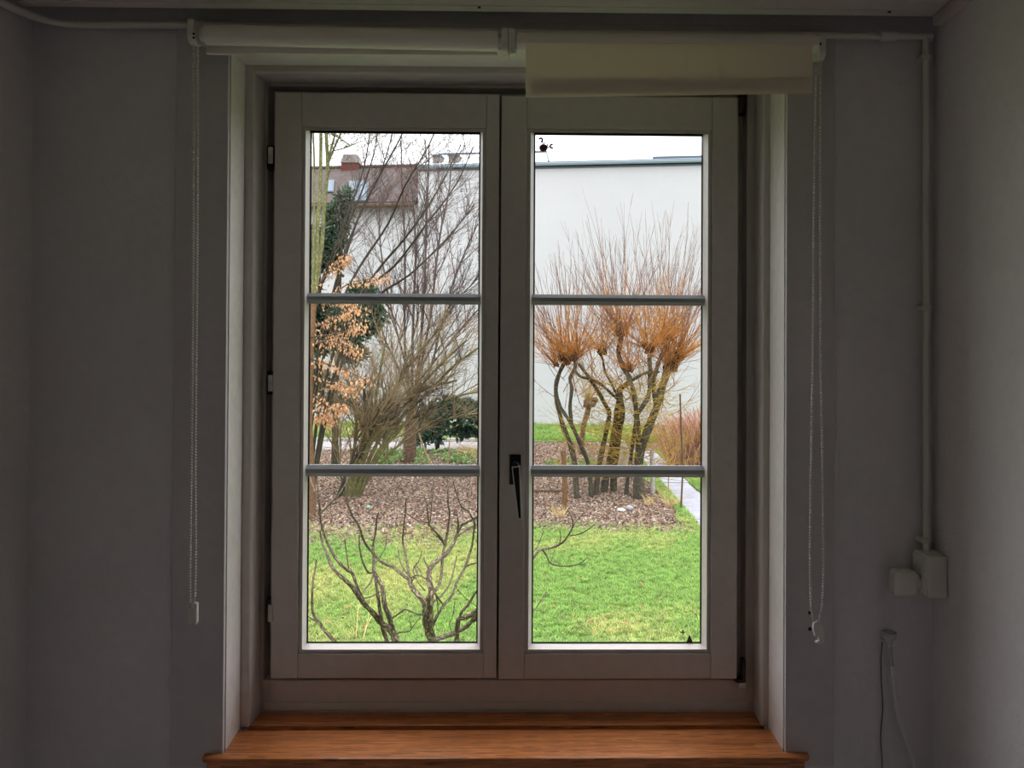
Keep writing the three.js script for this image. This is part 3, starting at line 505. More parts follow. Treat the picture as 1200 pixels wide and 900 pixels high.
{ // grass blades
  const R = rngOf(71), pos = [], nor = [];
  for (let k = 0; k < 6; k++) { const a = k * 1.05 + 0.3, l = 0.55 + 0.45 * ((k * 37) % 7) / 7, x = Math.cos(a), z = Math.sin(a), w = 0.07; const b = [x * 0.12, 0, z * 0.12], m = [x * 0.3, 0.6 * l, z * 0.3], t = [x * 0.75, l, z * 0.75];
    const s = [-z * w, 0, x * w]; const q = (p, g) => [p[0] + s[0] * g, p[1], p[2] + s[2] * g];
    pos.push(...q(b, -1), ...q(b, 1), ...q(m, 0.8), ...q(b, -1), ...q(m, 0.8), ...q(m, -0.8), ...q(m, -0.8), ...q(m, 0.8), ...t); for (let i = 0; i < 9; i++) nor.push(0, 1, 0); }
  const g = new THREE.BufferGeometry(); g.setAttribute('position', new THREE.Float32BufferAttribute(pos, 3)); g.computeVertexNormals();
  const l = [], Q = (x, d) => N2(((x * 0.06) % 1 + 1) % 1, ((d * 0.06) % 1 + 1) % 1, 12, 4);
  const add = (n, xa, xb, da, db, ok, hh) => { for (let i = 0; i < n; i++) { const x = xa + (xb - xa) * R(), d = da + (db - da) * R(); const w = ok(x, d); if (R() > w) continue;
    const m = Q(x, d), y = sat((m - 0.46) * 5) * 0.8 + 0.25 * R(), c = lin(0.20, 0.37, 0.065).lerp(lin(0.48, 0.46, 0.15), sat(y * 0.9)).multiplyScalar(0.65 + 0.7 * R());
    const s = hh * (0.6 + 0.8 * R()); l.push({ p: V(x, GROUND - 0.004, -d), q: quatOf((R() - 0.5) * 0.5, R() * 6.28, (R() - 0.5) * 0.5), s: V(s, s * (0.8 + 0.5 * R()), s), c }); } };
  add(70000, -5.5, PATH0, 5.4, 13, (x, d) => { const e = bedEdge(x); return x > bedSide(d) ? 1 : d < e - 0.5 ? 1 : d < e + (x < -0.8 ? 0.7 : 0.25) ? 0.7 - 0.62 * (d - e + 0.5) / (x < -0.8 ? 1.2 : 0.75) : 0.0; }, 0.045);
  add(5000, 1.9, PATH0, 11, 18.4, (x, d) => (x > bedSide(d) ? 1 : 0), 0.06);
  add(9000, PATH1, 6, 8, 19, () => 1, 0.05);
  add(12000, -9, 6, 21, 26, () => 1, 0.09);
  tag(scatter('grass_blades', g, M.leaf, l), 'short green grass blades of the lawns', 'grass', null, 'stuff');
}
{ // dead leaves on the bed and a few on the lawn
  const R = rngOf(17), g = new THREE.PlaneGeometry(1, 0.7, 2, 1); { const p = g.attributes.position; for (let i = 0; i < p.count; i++) p.setZ(i, Math.abs(p.getX(i)) * 0.5); } g.rotateX(-Math.PI / 2); g.computeVertexNormals();
  const cols = [lin(0.20, 0.135, 0.095), lin(0.33, 0.24, 0.17), lin(0.13, 0.085, 0.06), lin(0.42, 0.34, 0.26), lin(0.26, 0.19, 0.16), lin(0.30, 0.17, 0.09)], l = [], l2 = [];
  for (let i = 0; i < 170000; i++) { const x = -6.5 + 9 * R(), d = 9.2 + 11.5 * Math.pow(R(), 1.35); if (d < bedEdge(x) - 0.05 - (x < -0.8 ? 1.0 : 0.45) * R() * R() || x > bedSide(d) + 0.1 || (x < -1.1 && d > 19)) continue; const s = 0.016 + 0.034 * R();
    l.push({ p: V(x, GROUND - 0.012 + 0.02 * R(), -d), q: quatOf((R() - 0.5) * 1.3, R() * 6.28, (R() - 0.5) * 1.3), s: V(s, s, s), c: cols[(R() * 6) | 0].clone().multiplyScalar(0.8 + 0.5 * R()) }); }
  tag(scatter('leaf_litter', g, M.leaf, l), 'brown dead leaves and chippings covering the bed', 'leaf litter', null, 'stuff');
  for (let i = 0; i < 330; i++) { const x = -4 + 6.4 * R(), d = 5.6 + (R() < 0.7 ? 1.9 : 5) * R(); const s = 0.017 + 0.022 * R(); l2.push({ p: V(x, GROUND + 0.03, -d), q: quatOf((R() - 0.5) * 0.9, R() * 6.28, (R() - 0.5) * 0.9), s: V(s, s, s), c: lin(0.40, 0.19, 0.07).multiplyScalar(0.6 + 0.6 * R()) }); }
  tag(scatter('fallen_leaves', g, M.leaf, l2), 'orange-brown fallen leaves scattered over the near lawn', 'leaves', null, 'stuff');
}

// ------------------------------------------------------------------ buildings behind the garden
{
  const b = thing('white_building', 'long plain white rendered building with a pale gutter', 'building');
  const T = (px) => 26 - (px - 490) / 330 * 1.17, line = (px, py, out = 0) => { const p = at(px, py, T(px)); p.z += out; return p; };
  const A = line(490, 197), B = line(820, 187), dir = B.clone().sub(A).setY(0).normalize(), out = V(-dir.z, 0, dir.x); if (out.z < 0) out.negate();
  const yTop = (A.y + B.y) / 2 - 0.12, base = V(A.x, 0, A.z);
  const W = (s, y, o = 0) => base.clone().addScaledVector(dir, s).addScaledVector(out, o).setY(y);
  const slab = (s0, s1, y0, y1, o0, o1) => solid([W(s0, y0, o1), W(s1, y0, o1), W(s1, y1, o1), W(s0, y1, o1)], [W(s0, y0, o0), W(s1, y0, o0), W(s1, y1, o0), W(s0, y1, o0)]);
  mesh('wall', slab(0, 20, GROUND - 0.3, yTop, -6, 0), M.render, b);
  // gutter: half round, with a dark lip line above and below
  const gs = new THREE.Shape(); gs.absarc(0, 0, 0.085, Math.PI, 0, false); gs.lineTo(0.07, 0); gs.absarc(0, 0, 0.07, 0, Math.PI, true); gs.lineTo(-0.085, 0);
  const gg = new THREE.ExtrudeGeometry(gs, { depth: 20, bevelEnabled: false }); const basis = new THREE.Matrix4().makeBasis(out, V(0, 1, 0), dir.clone().negate()); basis.setPosition(W(20, yTop + 0.13, 0.11));
  mesh('gutter', boxUV(gg.applyMatrix4(basis)), M.zinc, b, 'pale zinc gutter');
  mesh('fascia', slab(0, 20, yTop + 0.14, yTop + 0.19, 0, 0.05), M.zincDark, b);
  mesh('soffit_line', slab(0, 20, yTop - 0.03, yTop + 0.02, 0, 0.03), M.zincDark, b);
  const sOf = (px) => { const r = ray(px, 190), n = out; const t = base.clone().sub(EYE).setY(0).dot(n) / r.clone().setY(0).dot(n); return r.clone().multiplyScalar(t).add(EYE).sub(base).dot(dir); };
  // low sheet roof whose ridge shows as a dark line, ending in a hip
  const s0 = sOf(476), s1 = sOf(643), s2 = sOf(633), rz = -2.6, ry = yTop + 1.18, ey = yTop + 0.19;
  mesh('roof', flat([...quad(W(0, ey, 0), W(s1, ey, 0), W(s2 - 0.1, ry, rz), W(0, ry, rz)), W(s1, ey, 0), W(s1, ey, -5.2), W(s2 - 0.1, ry, rz), ...quad(W(s1, ey, -5.2), W(0, ey, -5.2), W(0, ry, rz), W(s2 - 0.1, ry, rz))].map((v) => v.clone())), M.sheet, b);
  mesh('ridge_cap', new Tubes().tube([W(0, ry + 0.02, rz), W(s2 - 0.1, ry + 0.02, rz)], [0.05, 0.05], 6).geo(), M.zincDark, b);
  mesh('hip_cap', new Tubes().tube([W(s2 - 0.1, ry + 0.02, rz), W(s1, ey + 0.02, -0.02)], [0.035, 0.035], 6).geo(), M.zincDark, b);
  mesh('flat_roof', slab(s1, 20, ey - 0.05, ey + 0.02, -6, 0), M.sheet, b);
  mesh('parapet_strip', slab(sOf(765), 20, ey + 0.06, ey + 0.13, -0.5, -0.1), M.zincDark, b, 'dark metal strip above the gutter');
  mesh('parapet_foot', slab(sOf(766), 20, ey, ey + 0.06, -0.5, -0.12), M.zinc, b);
  for (const [p0, p1] of [[505, 514], [523.5, 535]]) { const q0 = sOf(p0), q1 = sOf(p1); const c = mesh('chimney', slab(q0, q1, ey, ey + 0.36, -0.7, -0.25), M.cement, b, 'squat grey chimney'); mesh('chimney_cap', slab(q0 - 0.02, q1 + 0.02, ey + 0.34, ey + 0.40, -0.72, -0.23), M.zincDark, c); }

  const h = thing('tiled_house', 'lower white house with a brown tiled roof and one chimney', 'house');
  mesh('wall', slab(-13, -0.02, GROUND - 0.3, PY(243, 26.3, 430) + 0.05, -8, -0.02), M.render, h);
  const eY = PY(241, 25.9, 440), rD = 3.6, rY = PY(194.5, 29.7, 440);
  const roof = (s0, s1, y0, y1, o0, o1, t) => solid([W(s0, y0 + t, o0), W(s1, y0 + t, o0), W(s1, y1 + t, o1), W(s0, y1 + t, o1)], [W(s0, y0, o0), W(s1, y0, o0), W(s1, y1, o1), W(s0, y1, o1)]);
  mesh('roof', merge([roof(-13, -0.03, eY, rY - 0.12, 0.35, -rD, 0.12), roof(-13, -0.03, eY, rY - 0.12, -rD * 2 - 0.35, -rD, 0.12)]), M.tile, h, 'brown clay tile roof');
  mesh('ridge_tiles', new Tubes().tube([W(-13, rY, -rD), W(-0.03, rY, -rD)], [0.1, 0.1], 8).geo(), M.tile, h);
  mesh('gutter', new Tubes().tube([W(-13, eY - 0.02, 0.42), W(-0.03, eY - 0.02, 0.42)], [0.075, 0.075], 8).geo(), M.barkBrown, h, 'dark brown gutter');
  mesh('gable', solid([W(-0.03, eY, -rD * 2), W(-0.03, eY, 0), W(-0.03, rY - 0.15, -rD)], [W(-0.2, eY, -rD * 2), W(-0.2, eY, 0), W(-0.2, rY - 0.15, -rD)]), M.render, h);
  const onRoof = (px, py) => { const r = ray(px, py), o0 = W(0, eY + 0.12, 0.35), n = dir.clone().cross(W(0, rY, -rD).sub(o0)).normalize(); return r.clone().multiplyScalar(o0.sub(EYE).dot(n) / r.dot(n)).add(EYE); };
  const up = W(0, rY, -rD).sub(W(0, eY + 0.12, 0.35)).normalize(), nr = dir.clone().cross(up).normalize(); if (nr.y < 0) nr.negate();
  for (const [x0, x1, y0, y1] of [[382.5, 390, 213, 226], [410.5, 430, 214, 237]]) {
    const ps = [[x0, y1], [x1, y1], [x1, y0], [x0, y0]].map(([x, y]) => onRoof(x, y)), big = ps.map((p, k) => p.clone().addScaledVector(dir, k === 1 || k === 2 ? 0.05 : -0.05).addScaledVector(up, k > 1 ? 0.05 : -0.05));
    const f = mesh('roof_window', solid(big.map((p) => p.clone().addScaledVector(nr, 0.06)), big.map((p) => p.clone().addScaledVector(nr, -0.03))), M.zincDark, h, 'sloping roof window');
    mesh('roof_window_pane', solid(ps.map((p) => p.clone().addScaledVector(nr, 0.075)), ps.map((p) => p.clone().addScaledVector(nr, 0.02))), M.roofGlass, f);
  }
  const c0 = at(399, 197, 29.6), c1 = at(419, 197, 29.6);
  const cm = mesh('chimney', box(c0.x, c1.x, rY - 0.9, rY + 0.12, -30.3, -29.7), M.brick, h, 'red brick chimney with a grey rendered top');
  mesh('chimney_top', solid([V(c0.x - 0.03, rY + 0.12, -29.66), V(c1.x + 0.03, rY + 0.12, -29.66), V(c1.x - 0.05, rY + 0.44, -29.7), V(c0.x + 0.08, rY + 0.44, -29.7)], [V(c0.x - 0.03, rY + 0.12, -30.35), V(c1.x + 0.03, rY + 0.12, -30.35), V(c1.x - 0.05, rY + 0.44, -30.3), V(c0.x + 0.08, rY + 0.44, -30.3)]), M.cement, cm);
}

// ------------------------------------------------------------------ trees and shrubs
const leafGeo = (w, n = 1) => { // a pointed, folded leaf of unit length, n of them fanned
  const l = []; for (let k = 0; k < n; k++) { const g = new THREE.BufferGeometry(); g.setAttribute('position', new THREE.Float32BufferAttribute([0, 0, 0, -w, 0.45, 0.08, 0, 0.5, -0.03, 0, 0, 0, 0, 0.5, -0.03, w, 0.45, 0.08, -w, 0.45, 0.08, 0, 1, 0.05, 0, 0.5, -0.03, w, 0.45, 0.08, 0, 0.5, -0.03, 0, 1, 0.05], 3)); g.computeVertexNormals(); if (n > 1) g.rotateX(0.9 * ((k * 0.618) % 1) + 0.2).rotateY(k * 2.4); l.push(g); }
  return n > 1 ? mergeGeometries(l) : l[0];
};
{ // pollarded willow: many stems, knuckled heads, long orange shoots
  const R = rngOf(91), w = thing('pollard_willow', 'multi-stemmed pollarded willow crowned with long upright orange shoots', 'tree');
  const D = (x, y) => 13.25 + 0.35 * Math.sin(x * 0.09) + 0.15 * Math.sin(y * 0.05);
  const stems = [
    [[[677, 592], [675, 570], [674, 546], [668, 520], [660, 500], [653, 472], [651.5, 452], [656, 436], [662, 424]], 7, 4.5],
    [[[693, 590], [692, 565], [690, 546], [679, 518], [670, 498], [663, 487], [657, 477], [653, 466]], 6, 3.5],
    [[[670, 498], [668, 476], [670, 456], [668, 443], [674, 430], [673, 420]], 4.5, 3.5],
    [[[697, 592], [699, 570], [702, 546], [708, 517], [713, 493], [714, 483], [708, 472], [698, 454], [687, 438], [678, 426]], 7, 3.5],
    [[[707, 590], [709, 565], [714, 545], [718, 520], [722, 497], [724, 478], [727, 462]], 9, 7],
    [[[720, 592], [719, 570], [720, 545], [726, 505], [729, 478], [726, 457], [738, 447], [732, 433], [725, 416], [728, 395]], 8, 6],
    [[[745, 594], [746, 570], [747, 545], [748, 515], [746, 487], [742, 457], [738, 445]], 8.5, 5],
    [[[752, 594], [750, 570], [748, 548], [756, 512], [769, 478], [776, 453], [783, 432]], 10, 9],
    [[[733, 592], [735, 565], [739, 540], [742, 515], [745, 492]], 5, 4],
    [[[744, 488], [752, 478], [760, 463], [762, 440], [761, 416]], 6, 5],
    [[[769, 478], [766, 455], [770, 430], [780, 405]], 5, 4.5],
    [[[726, 470], [715, 460], [704, 450], [690, 444], [680, 441], [672, 432]], 3.5, 3],
    [[[739, 447], [750, 440], [760, 436], [772, 436]], 4, 3],
    [[[724, 466], [716, 448], [709, 436], [706, 420], [700, 412]], 3, 2.5],
  ];
  for (const [l, a, b] of stems) { const [p, r] = traced(l, D, a, b); for (let i = 0; i < r.length; i++) r[i] *= 1 + 0.12 * Math.sin(i * 1.7 + a); mesh('stem', new Tubes().tube(p, r, 9).geo(), M.barkDark, w); }
  const heads = [[662, 420, 8, 62, 0.33, 1.75], [675, 416, 7, 46, 0.22, 1.85], [652, 428, 4, 18, 0.4, 1.5], [728, 388, 9, 66, 0.10, 2.25], [706, 412, 5, 26, 0.0, 2.1], [761, 408, 8, 56, -0.05, 2.3], [785, 426, 10, 78, -0.40, 2.1], [781, 397, 7, 50, -0.22, 2.3], [738, 432, 5, 24, -0.05, 1.6], [797, 415, 6, 36, -0.5, 2.0]];
  const orange = new Tubes(), gold = new Tubes(), brown = new Tubes(), tips = new Tubes(), yellow = new Tubes();
  heads.forEach(([x, y, s, n, lean, len], hi) => {
    const c = at(x, y, D(x, y)), rr = s * (D(x, y) / F);
    const lumps = []; for (let q = 0; q < 9; q++) { const u = rr * (0.28 + 0.3 * R()), g = new THREE.IcosahedronGeometry(u, 2), p = g.attributes.position, v = V(); for (let i = 0; i < p.count; i++) { v.fromBufferAttribute(p, i); v.multiplyScalar(0.7 + 0.6 * N1(((v.x / u + 2) * 0.21 + hi * 0.1) % 1, ((v.y / u + v.z / u * 0.7 + 3) * 0.17) % 1, 16, 3)); p.setXYZ(i, v.x, v.y, v.z); } g.translate(c.x + (R() - 0.5) * 1.3 * rr, c.y + (R() - 0.6) * 1.0 * rr, c.z + (R() - 0.5) * 1.2 * rr); g.computeVertexNormals(); lumps.push(g); }
    mesh('knuckle', boxUV(merge(lumps)), M.knuckle, w, 'knobbly pollard head');
    for (let k = 0; k < n * 1.05; k++) {
      const az = R() * Math.PI * 2, tilt = 0.05 + 1.15 * R(), d = V(Math.cos(az) * Math.sin(tilt) - lean * (0.3 + 0.8 * R()), Math.cos(tilt), Math.sin(az) * Math.sin(tilt) * 0.8).normalize();
      const L = len * 1.12 * (0.42 + 0.66 * R()) * (1 - 0.25 * tilt), st = c.clone().add(V((R() - 0.5) * 1.8 * rr, (R() - 0.5) * 1.8 * rr, (R() - 0.5) * 1.8 * rr)), r0 = 0.0046 + 0.0046 * R();
      const pts = [st.clone()], rad = [r0], q = st.clone(), dd = d.clone(), m = 9;
      for (let i = 1; i <= m; i++) { dd.add(V((R() - 0.5) * 0.12, 0.06, (R() - 0.5) * 0.12)).normalize(); q.addScaledVector(dd, L / m); pts.push(q.clone()); rad.push(r0 * (1 - 0.72 * i / m)); }
      [orange, gold, brown][R() * 3 | 0].tube(pts.slice(0, 6), rad.slice(0, 6), 3); tips.tube(pts.slice(5), rad.slice(5), 3);
      const ns = R() * 5 | 0; for (let j = 0; j < ns; j++) { const i = 4 + (R() * 5 | 0), e = pts[i].clone().sub(pts[i - 1]).normalize().add(V((R() - 0.5) * 0.9, 0.15, (R() - 0.5) * 0.9)).normalize(); grow(tips, pts[i], e, 0.2 + 0.26 * R(), 0.0028, 0, { wig: 0.15, up: 0.05, tip: 0.5, seg: 0.12 }, R); }
    }
    for (let k = 0; k < n * 0.22; k++) { // low, wide-spread shoots
      const az = R() * Math.PI * 2, t = 1.0 + 0.55 * R(); grow([gold, brown][R() * 2 | 0], c, V(Math.cos(az) * Math.sin(t) - lean * 1.2, Math.cos(t), Math.sin(az) * Math.sin(t) * 0.7).normalize(), 0.7 + 0.9 * R(), 0.005, 1, { n: [0, 2], wig: 0.12, up: 0.035, tip: 0.35, ang: 0.35, lr: 0.45, rmin: 0.0026 }, R);
    }
    for (let k = 0; k < n * 0.45; k++) { // short side shoots
      const az = R() * Math.PI * 2, d = V(Math.cos(az), 0.1 + R() * 0.5, Math.sin(az)).normalize(); grow(orange, c.clone().addScaledVector(d, rr * 0.5), d, 0.3 + 0.5 * R(), 0.005, 1, { n: [0, 2], wig: 0.3, up: 0.12, tip: 0.4, ang: 0.5, lr: 0.5, rmin: 0.003 }, R);
    }
  });
  for (let k = 0; k < 70; k++) { const x = 650 + 150 * R(), y = 425 + 60 * R(), c = at(x, y, D(x, y) + (R() - 0.5) * 0.5), a = R() * 6.28; grow(brown, c, V(Math.cos(a), 0.5 + 0.6 * R(), Math.sin(a)), 0.5 + 0.7 * R(), 0.008, 2, { n: [0, 3, 3], wig: 0.3, up: 0.08, tip: 0.3, ang: 0.6, lr: 0.6, rmin: 0.003 }, R); }
  for (let k = 0; k < 330; k++) { // yellow-green shoots low among the stems
    const x = 700 + 90 * R(), y = 450 + 110 * R(), c = at(x, y, D(x, y) + (R() - 0.6) * 0.5), a = R() * 6.28; grow(yellow, c, V(Math.cos(a), 0.7 * R() - 0.15, Math.sin(a) * 0.6), 0.35 + 0.6 * R(), 0.005, 1, { n: [0, 3], wig: 0.35, up: 0.07, tip: 0.4, ang: 0.6, lr: 0.5, rmin: 0.003 }, R);
  }
  for (let k = 0; k < 60; k++) { const x = 655 + 45 * R(), y = 490 + 70 * R(), c = at(x, y, D(x, y) + (R() - 0.5) * 0.4), a = R() * 6.28; grow(yellow, c, V(Math.cos(a), 0.6 * R(), Math.sin(a) * 0.6), 0.3 + 0.5 * R(), 0.0045, 1, { n: [0, 2], wig: 0.35, up: 0.05, tip: 0.4, ang: 0.6, lr: 0.5, rmin: 0.003 }, R); }
  for (const [n, t, m] of [['orange_shoots', orange, M.shoot], ['golden_shoots', gold, M.shootGold], ['brown_shoots', brown, M.shootBrown], ['shoot_tips', tips, M.tip], ['yellow_shoots', yellow, M.shootYellow]]) mesh(n, t.geo(), m, w).userData.kind = 'stuff';

  const s = thing('young_pollard', 'small pollarded willow with a single round head behind the stems', 'tree'), d2 = 18.2;
  const [p, r] = traced([[681, 534], [682, 515], [684, 498], [688, 485], [690, 475]], d2, 6, 6.5); mesh('stem', new Tubes().tube(p, r, 8).geo(), M.barkBrown, s);
  const kl = []; for (let q = 0; q < 12; q++) { const o = at(690, 472, d2); kl.push(new THREE.IcosahedronGeometry(0.05 + 0.05 * R(), 1).scale(1, 0.8, 1).translate(o.x + (R() - 0.5) * 0.28, o.y + (R() - 0.5) * 0.18, o.z + (R() - 0.5) * 0.28)); } mesh('knuckle', boxUV(merge(kl)), M.barkBrown, s);
  const st = new Tubes(); for (let k = 0; k < 46; k++) { const a = R() * 6.28, t = 0.2 + 0.9 * R(); grow(st, at(690, 471, d2), V(Math.cos(a) * Math.sin(t), Math.cos(t), Math.sin(a) * Math.sin(t)), 0.5 + 0.9 * R(), 0.006, 0, { wig: 0.15, up: 0.07, tip: 0.3 }, R); } mesh('shoots', st.geo(), M.shootYellow, s).userData.kind = 'stuff';
}
{ // tall bare tree with a thick trunk
  const R = rngOf(133), t = thing('bare_tree', 'tall bare tree with a thick brown trunk splitting into upright limbs', 'tree'), D = (x, y) => 17.0 + 0.5 * Math.sin(x * 0.07 + 1) * sat((520 - y) / 150);
  { const [p, r] = traced([[479, 541], [480, 530], [480.5, 510], [482, 492], [483, 475], [484, 455]], D, 17, 12); r[0] *= 1.25; mesh('trunk', new Tubes().tube(p, r, 12).geo(), M.barkBrown, t); }
  const tw = new Tubes(), twr = new Tubes();
  const limbs = [
    [[[482, 478], [477, 440], [474, 395], [474.5, 345], [474, 280], [471, 215], [470, 165]], 6, 2], [[[483, 470], [483, 420], [485, 350], [487, 300], [485, 250], [480, 200]], 6, 2],
    [[[485, 465], [491, 420], [497, 350], [499, 280], [501, 230], [503, 170]], 6, 2], [[[485, 462], [496, 415], [506, 360], [511, 310], [518, 262], [526, 225], [529, 190]], 6, 2],
    [[[487, 470], [505, 430], [516, 385], [528, 340], [545, 295], [560, 262]], 5, 2], [[[480, 470], [466, 430], [452, 400], [440, 360], [430, 330]], 5, 2], [[[484, 455], [468, 400], [456, 350], [446, 290], [444, 230]], 4.5, 1.6],
    [[[488, 450], [520, 410], [545, 380], [572, 350]], 4, 1.6], [[[489, 440], [512, 395], [535, 352], [556, 330], [575, 300]], 4, 1.6]];
  limbs.forEach(([l, a, b], i) => { const [p, r] = traced(l, D, a * 0.62, b * 0.7); mesh('limb', new Tubes().tube(p, r, 7).geo(), M.twigGrey, t);
    const o = { n: [0, 5, 6], wig: 0.16, up: 0.05, tip: 0.35, ang: 0.55, lr: 0.55, seg: 0.14, rmin: 0.0042, t0: 0.15 };
    const cnt = 16; for (let k = 0; k < cnt; k++) { const f = 0.22 + 0.76 * (k + R()) / cnt, j = Math.min(p.length - 2, Math.round(f * (p.length - 1))), d = p[j + 1].clone().sub(p[j]).normalize(), az = R() * 6.28; const cd = d.clone().multiplyScalar(1.2).add(V(Math.cos(az) * 0.8, 0.1, Math.sin(az) * 0.6)).normalize(); grow(R() < 0.25 ? twr : tw, p[j], cd, (0.7 + 0.9 * R()) * (1.15 - 0.5 * f), r[j] * 0.45 + 0.003, 2, o, R); }
  });
  mesh('twigs', tw.geo(), M.twigGrey, t).userData.kind = 'stuff'; mesh('reddish_twigs', twr.geo(), M.twigRed, t).userData.kind = 'stuff';
}
{ // spreading multi-stemmed shrub
  const R = rngOf(207), t = thing('spreading_shrub', 'broad multi-stemmed olive-brown shrub arching over the leaf bed', 'shrub'), D = (x, y) => 13.0 + 0.4 * Math.sin(x * 0.05 + 2) * sat((570 - y) / 80);
  const tw = new Tubes(), dk = new Tubes();
  const stems = [
    [[[393, 596], [398, 580], [405, 562], [411, 546], [424, 530], [433, 512], [430, 490], [427, 470], [428, 440]], 8, 3, 1], [[[409, 584], [411, 565], [416, 545], [424, 525], [435, 500], [452, 482], [472, 470], [500, 455], [535, 446]], 7, 2.2, 0], [[[414, 586], [418, 565], [426, 540], [436, 515], [447, 492], [455, 470], [470, 440], [480, 410]], 6, 2.2, 0],
    [[[419, 584], [424, 565], [437, 545], [453, 520], [474, 498], [505, 478], [545, 462], [570, 458]], 6.5, 2, 0], [[[411, 586], [414, 560], [422, 530], [430, 505], [440, 470], [446, 430], [452, 400]], 5, 2, 0], [[[406, 584], [407, 560], [414, 530], [418, 500], [412, 465], [404, 430]], 5, 2, 0],
    [[[421, 584], [432, 552], [448, 522], [472, 488], [500, 462], [530, 430], [560, 408]], 5, 2, 0], [[[416, 584], [430, 545], [450, 505], [480, 468], [512, 432], [545, 400]], 5, 2, 0], [[[412, 584], [421, 548], [438, 505], [463, 455], [490, 415], [515, 385]], 4.5, 1.8, 0],
    [[[404, 586], [400, 560], [396, 530], [388, 495], [384, 460]], 4, 1.6, 0], [[[420, 580], [436, 556], [460, 528], [500, 500], [548, 486], [575, 482]], 4, 1.5, 0]];
  for (const [l, a, b, k] of stems) { const [p, r] = traced(l, D, a, b); mesh('stem', new Tubes().tube(p, r, 8).geo(), k ? M.barkDark : M.barkOlive, t);
    const o = { n: [0, 5, 7], wig: 0.26, up: 0.035, tip: 0.35, ang: 0.6, lr: 0.55, seg: 0.1, rmin: 0.0025, t0: 0.12 };
    for (let q = 0; q < 22; q++) { const f = 0.36 + 0.62 * (q + R()) / 22, j = Math.min(p.length - 2, Math.round(f * (p.length - 1))), d = p[j + 1].clone().sub(p[j]).normalize(), az = R() * 6.28; const cd = d.clone().add(V(Math.cos(az) * 0.8, 0.15 + 0.3 * R(), Math.sin(az) * 0.8)).normalize(); grow(R() < 0.15 ? dk : tw, p[j], cd, (0.45 + 0.6 * R()), r[j] * 0.45 + 0.002, 2, o, R); } }
  mesh('twigs', tw.geo(), M.twigOlive, t).userData.kind = 'stuff'; mesh('dark_twigs', dk.geo(), M.twigGrey, t).userData.kind = 'stuff';
}
{ // mossy tree at the left edge with withered leaves on its lower boughs
  const R = rngOf(311), t = thing('mossy_tree', 'slender moss-green tree with withered orange leaves on its lower boughs', 'tree'), D = (x, y) => 11.6 + 0.3 * Math.sin(x * 0.1) + 0.3 * sat((400 - y) / 200);
  const tw = new Tubes();
  { const [p, r] = traced([[365, 607], [365.5, 590], [365, 560], [363.5, 530], [362, 490], [363, 440], [365, 395], [368, 345]], D, 9, 7); r[0] *= 1.3; mesh('trunk', new Tubes().tube(p, r, 10).geo(), M.barkOrange, t); }
  const limbs = [[[[368, 348], [370, 320], [371.5, 290], [372, 262], [374.5, 235], [375.5, 205], [376, 165], [376, 130]], 6, 3.6], [[[369, 345], [374, 310], [378, 280], [379, 255], [382, 220], [384, 195], [383, 172], [381, 130]], 5, 4], [[[383.5, 190], [388, 174], [392, 160], [396, 135]], 3.2, 2], [[[384, 193], [391, 175], [400, 155], [410, 130]], 2.6, 1.6], [[[366, 380], [367, 300], [368, 240], [368, 180], [366, 130]], 3, 2], [[[390, 177], [402, 174], [415, 169], [424, 165]], 1.6, 1]];
  for (const [l, a, b] of limbs) { const [p, r] = traced(l, D, a, b); mesh('limb', new Tubes().tube(p, r, 8).geo(), M.barkMoss, t);
    for (let k = 0; k < 7; k++) { const j = 3 + (R() * (p.length - 5) | 0), az = R() * 6.28; grow(tw, p[j], V(Math.cos(az), 0.5, Math.sin(az)).normalize(), 0.4 + 0.7 * R(), 0.006, 2, { n: [0, 3, 4], wig: 0.2, up: 0.05, tip: 0.4, ang: 0.6, lr: 0.5, rmin: 0.0028 }, R); } }
  const boughs = [[[368, 355], [385, 350], [402, 352], [425, 362]], [[366, 385], [378, 380], [396, 372], [410, 365]], [[364, 405], [380, 400], [400, 402], [418, 412]], [[363, 420], [378, 425], [400, 432], [430, 446]], [[363, 440], [380, 448], [398, 450], [412, 458]], [[363, 460], [375, 470], [390, 478], [404, 476]], [[363, 478], [375, 486], [388, 492]], [[367, 360], [390, 345], [415, 330], [450, 325]], [[368, 340], [380, 325], [395, 312], [405, 300]], [[364, 395], [390, 392], [412, 386], [424, 380]]];
  const L = []; const lg = leafGeo(0.28);
  for (const l of boughs) { const [p, r] = traced(l, (x, y) => D(x, y) - 0.25 * sat((x - 363) / 50) + 0.1 * Math.sin(y), 2.4, 0.8); mesh('bough', new Tubes().tube(p, r, 5).geo(), M.twigGrey, t);
    for (let k = 0; k < 150; k++) { const q = p[Math.max(1, (Math.sqrt(R()) * p.length) | 0)], s = 0.04 + 0.032 * R(), o = V((R() - 0.5) * 0.2, (R() + R() - 1.15) * 0.11, (R() - 0.5) * 0.3);
      L.push({ p: q.clone().add(o), q: quatOf(2.2 + R() * 1.6, R() * 6.28, (R() - 0.5) * 1.2), s: V(s, s, s), c: lin(0.56, 0.26, 0.11).lerp(lin(0.72, 0.45, 0.24), R()).multiplyScalar(0.65 + 0.5 * R()) }); } }
  mesh('twigs', tw.geo(), M.barkOlive, t).userData.kind = 'stuff';
  scatter('withered_leaves', lg, M.leaf, L, t);
}
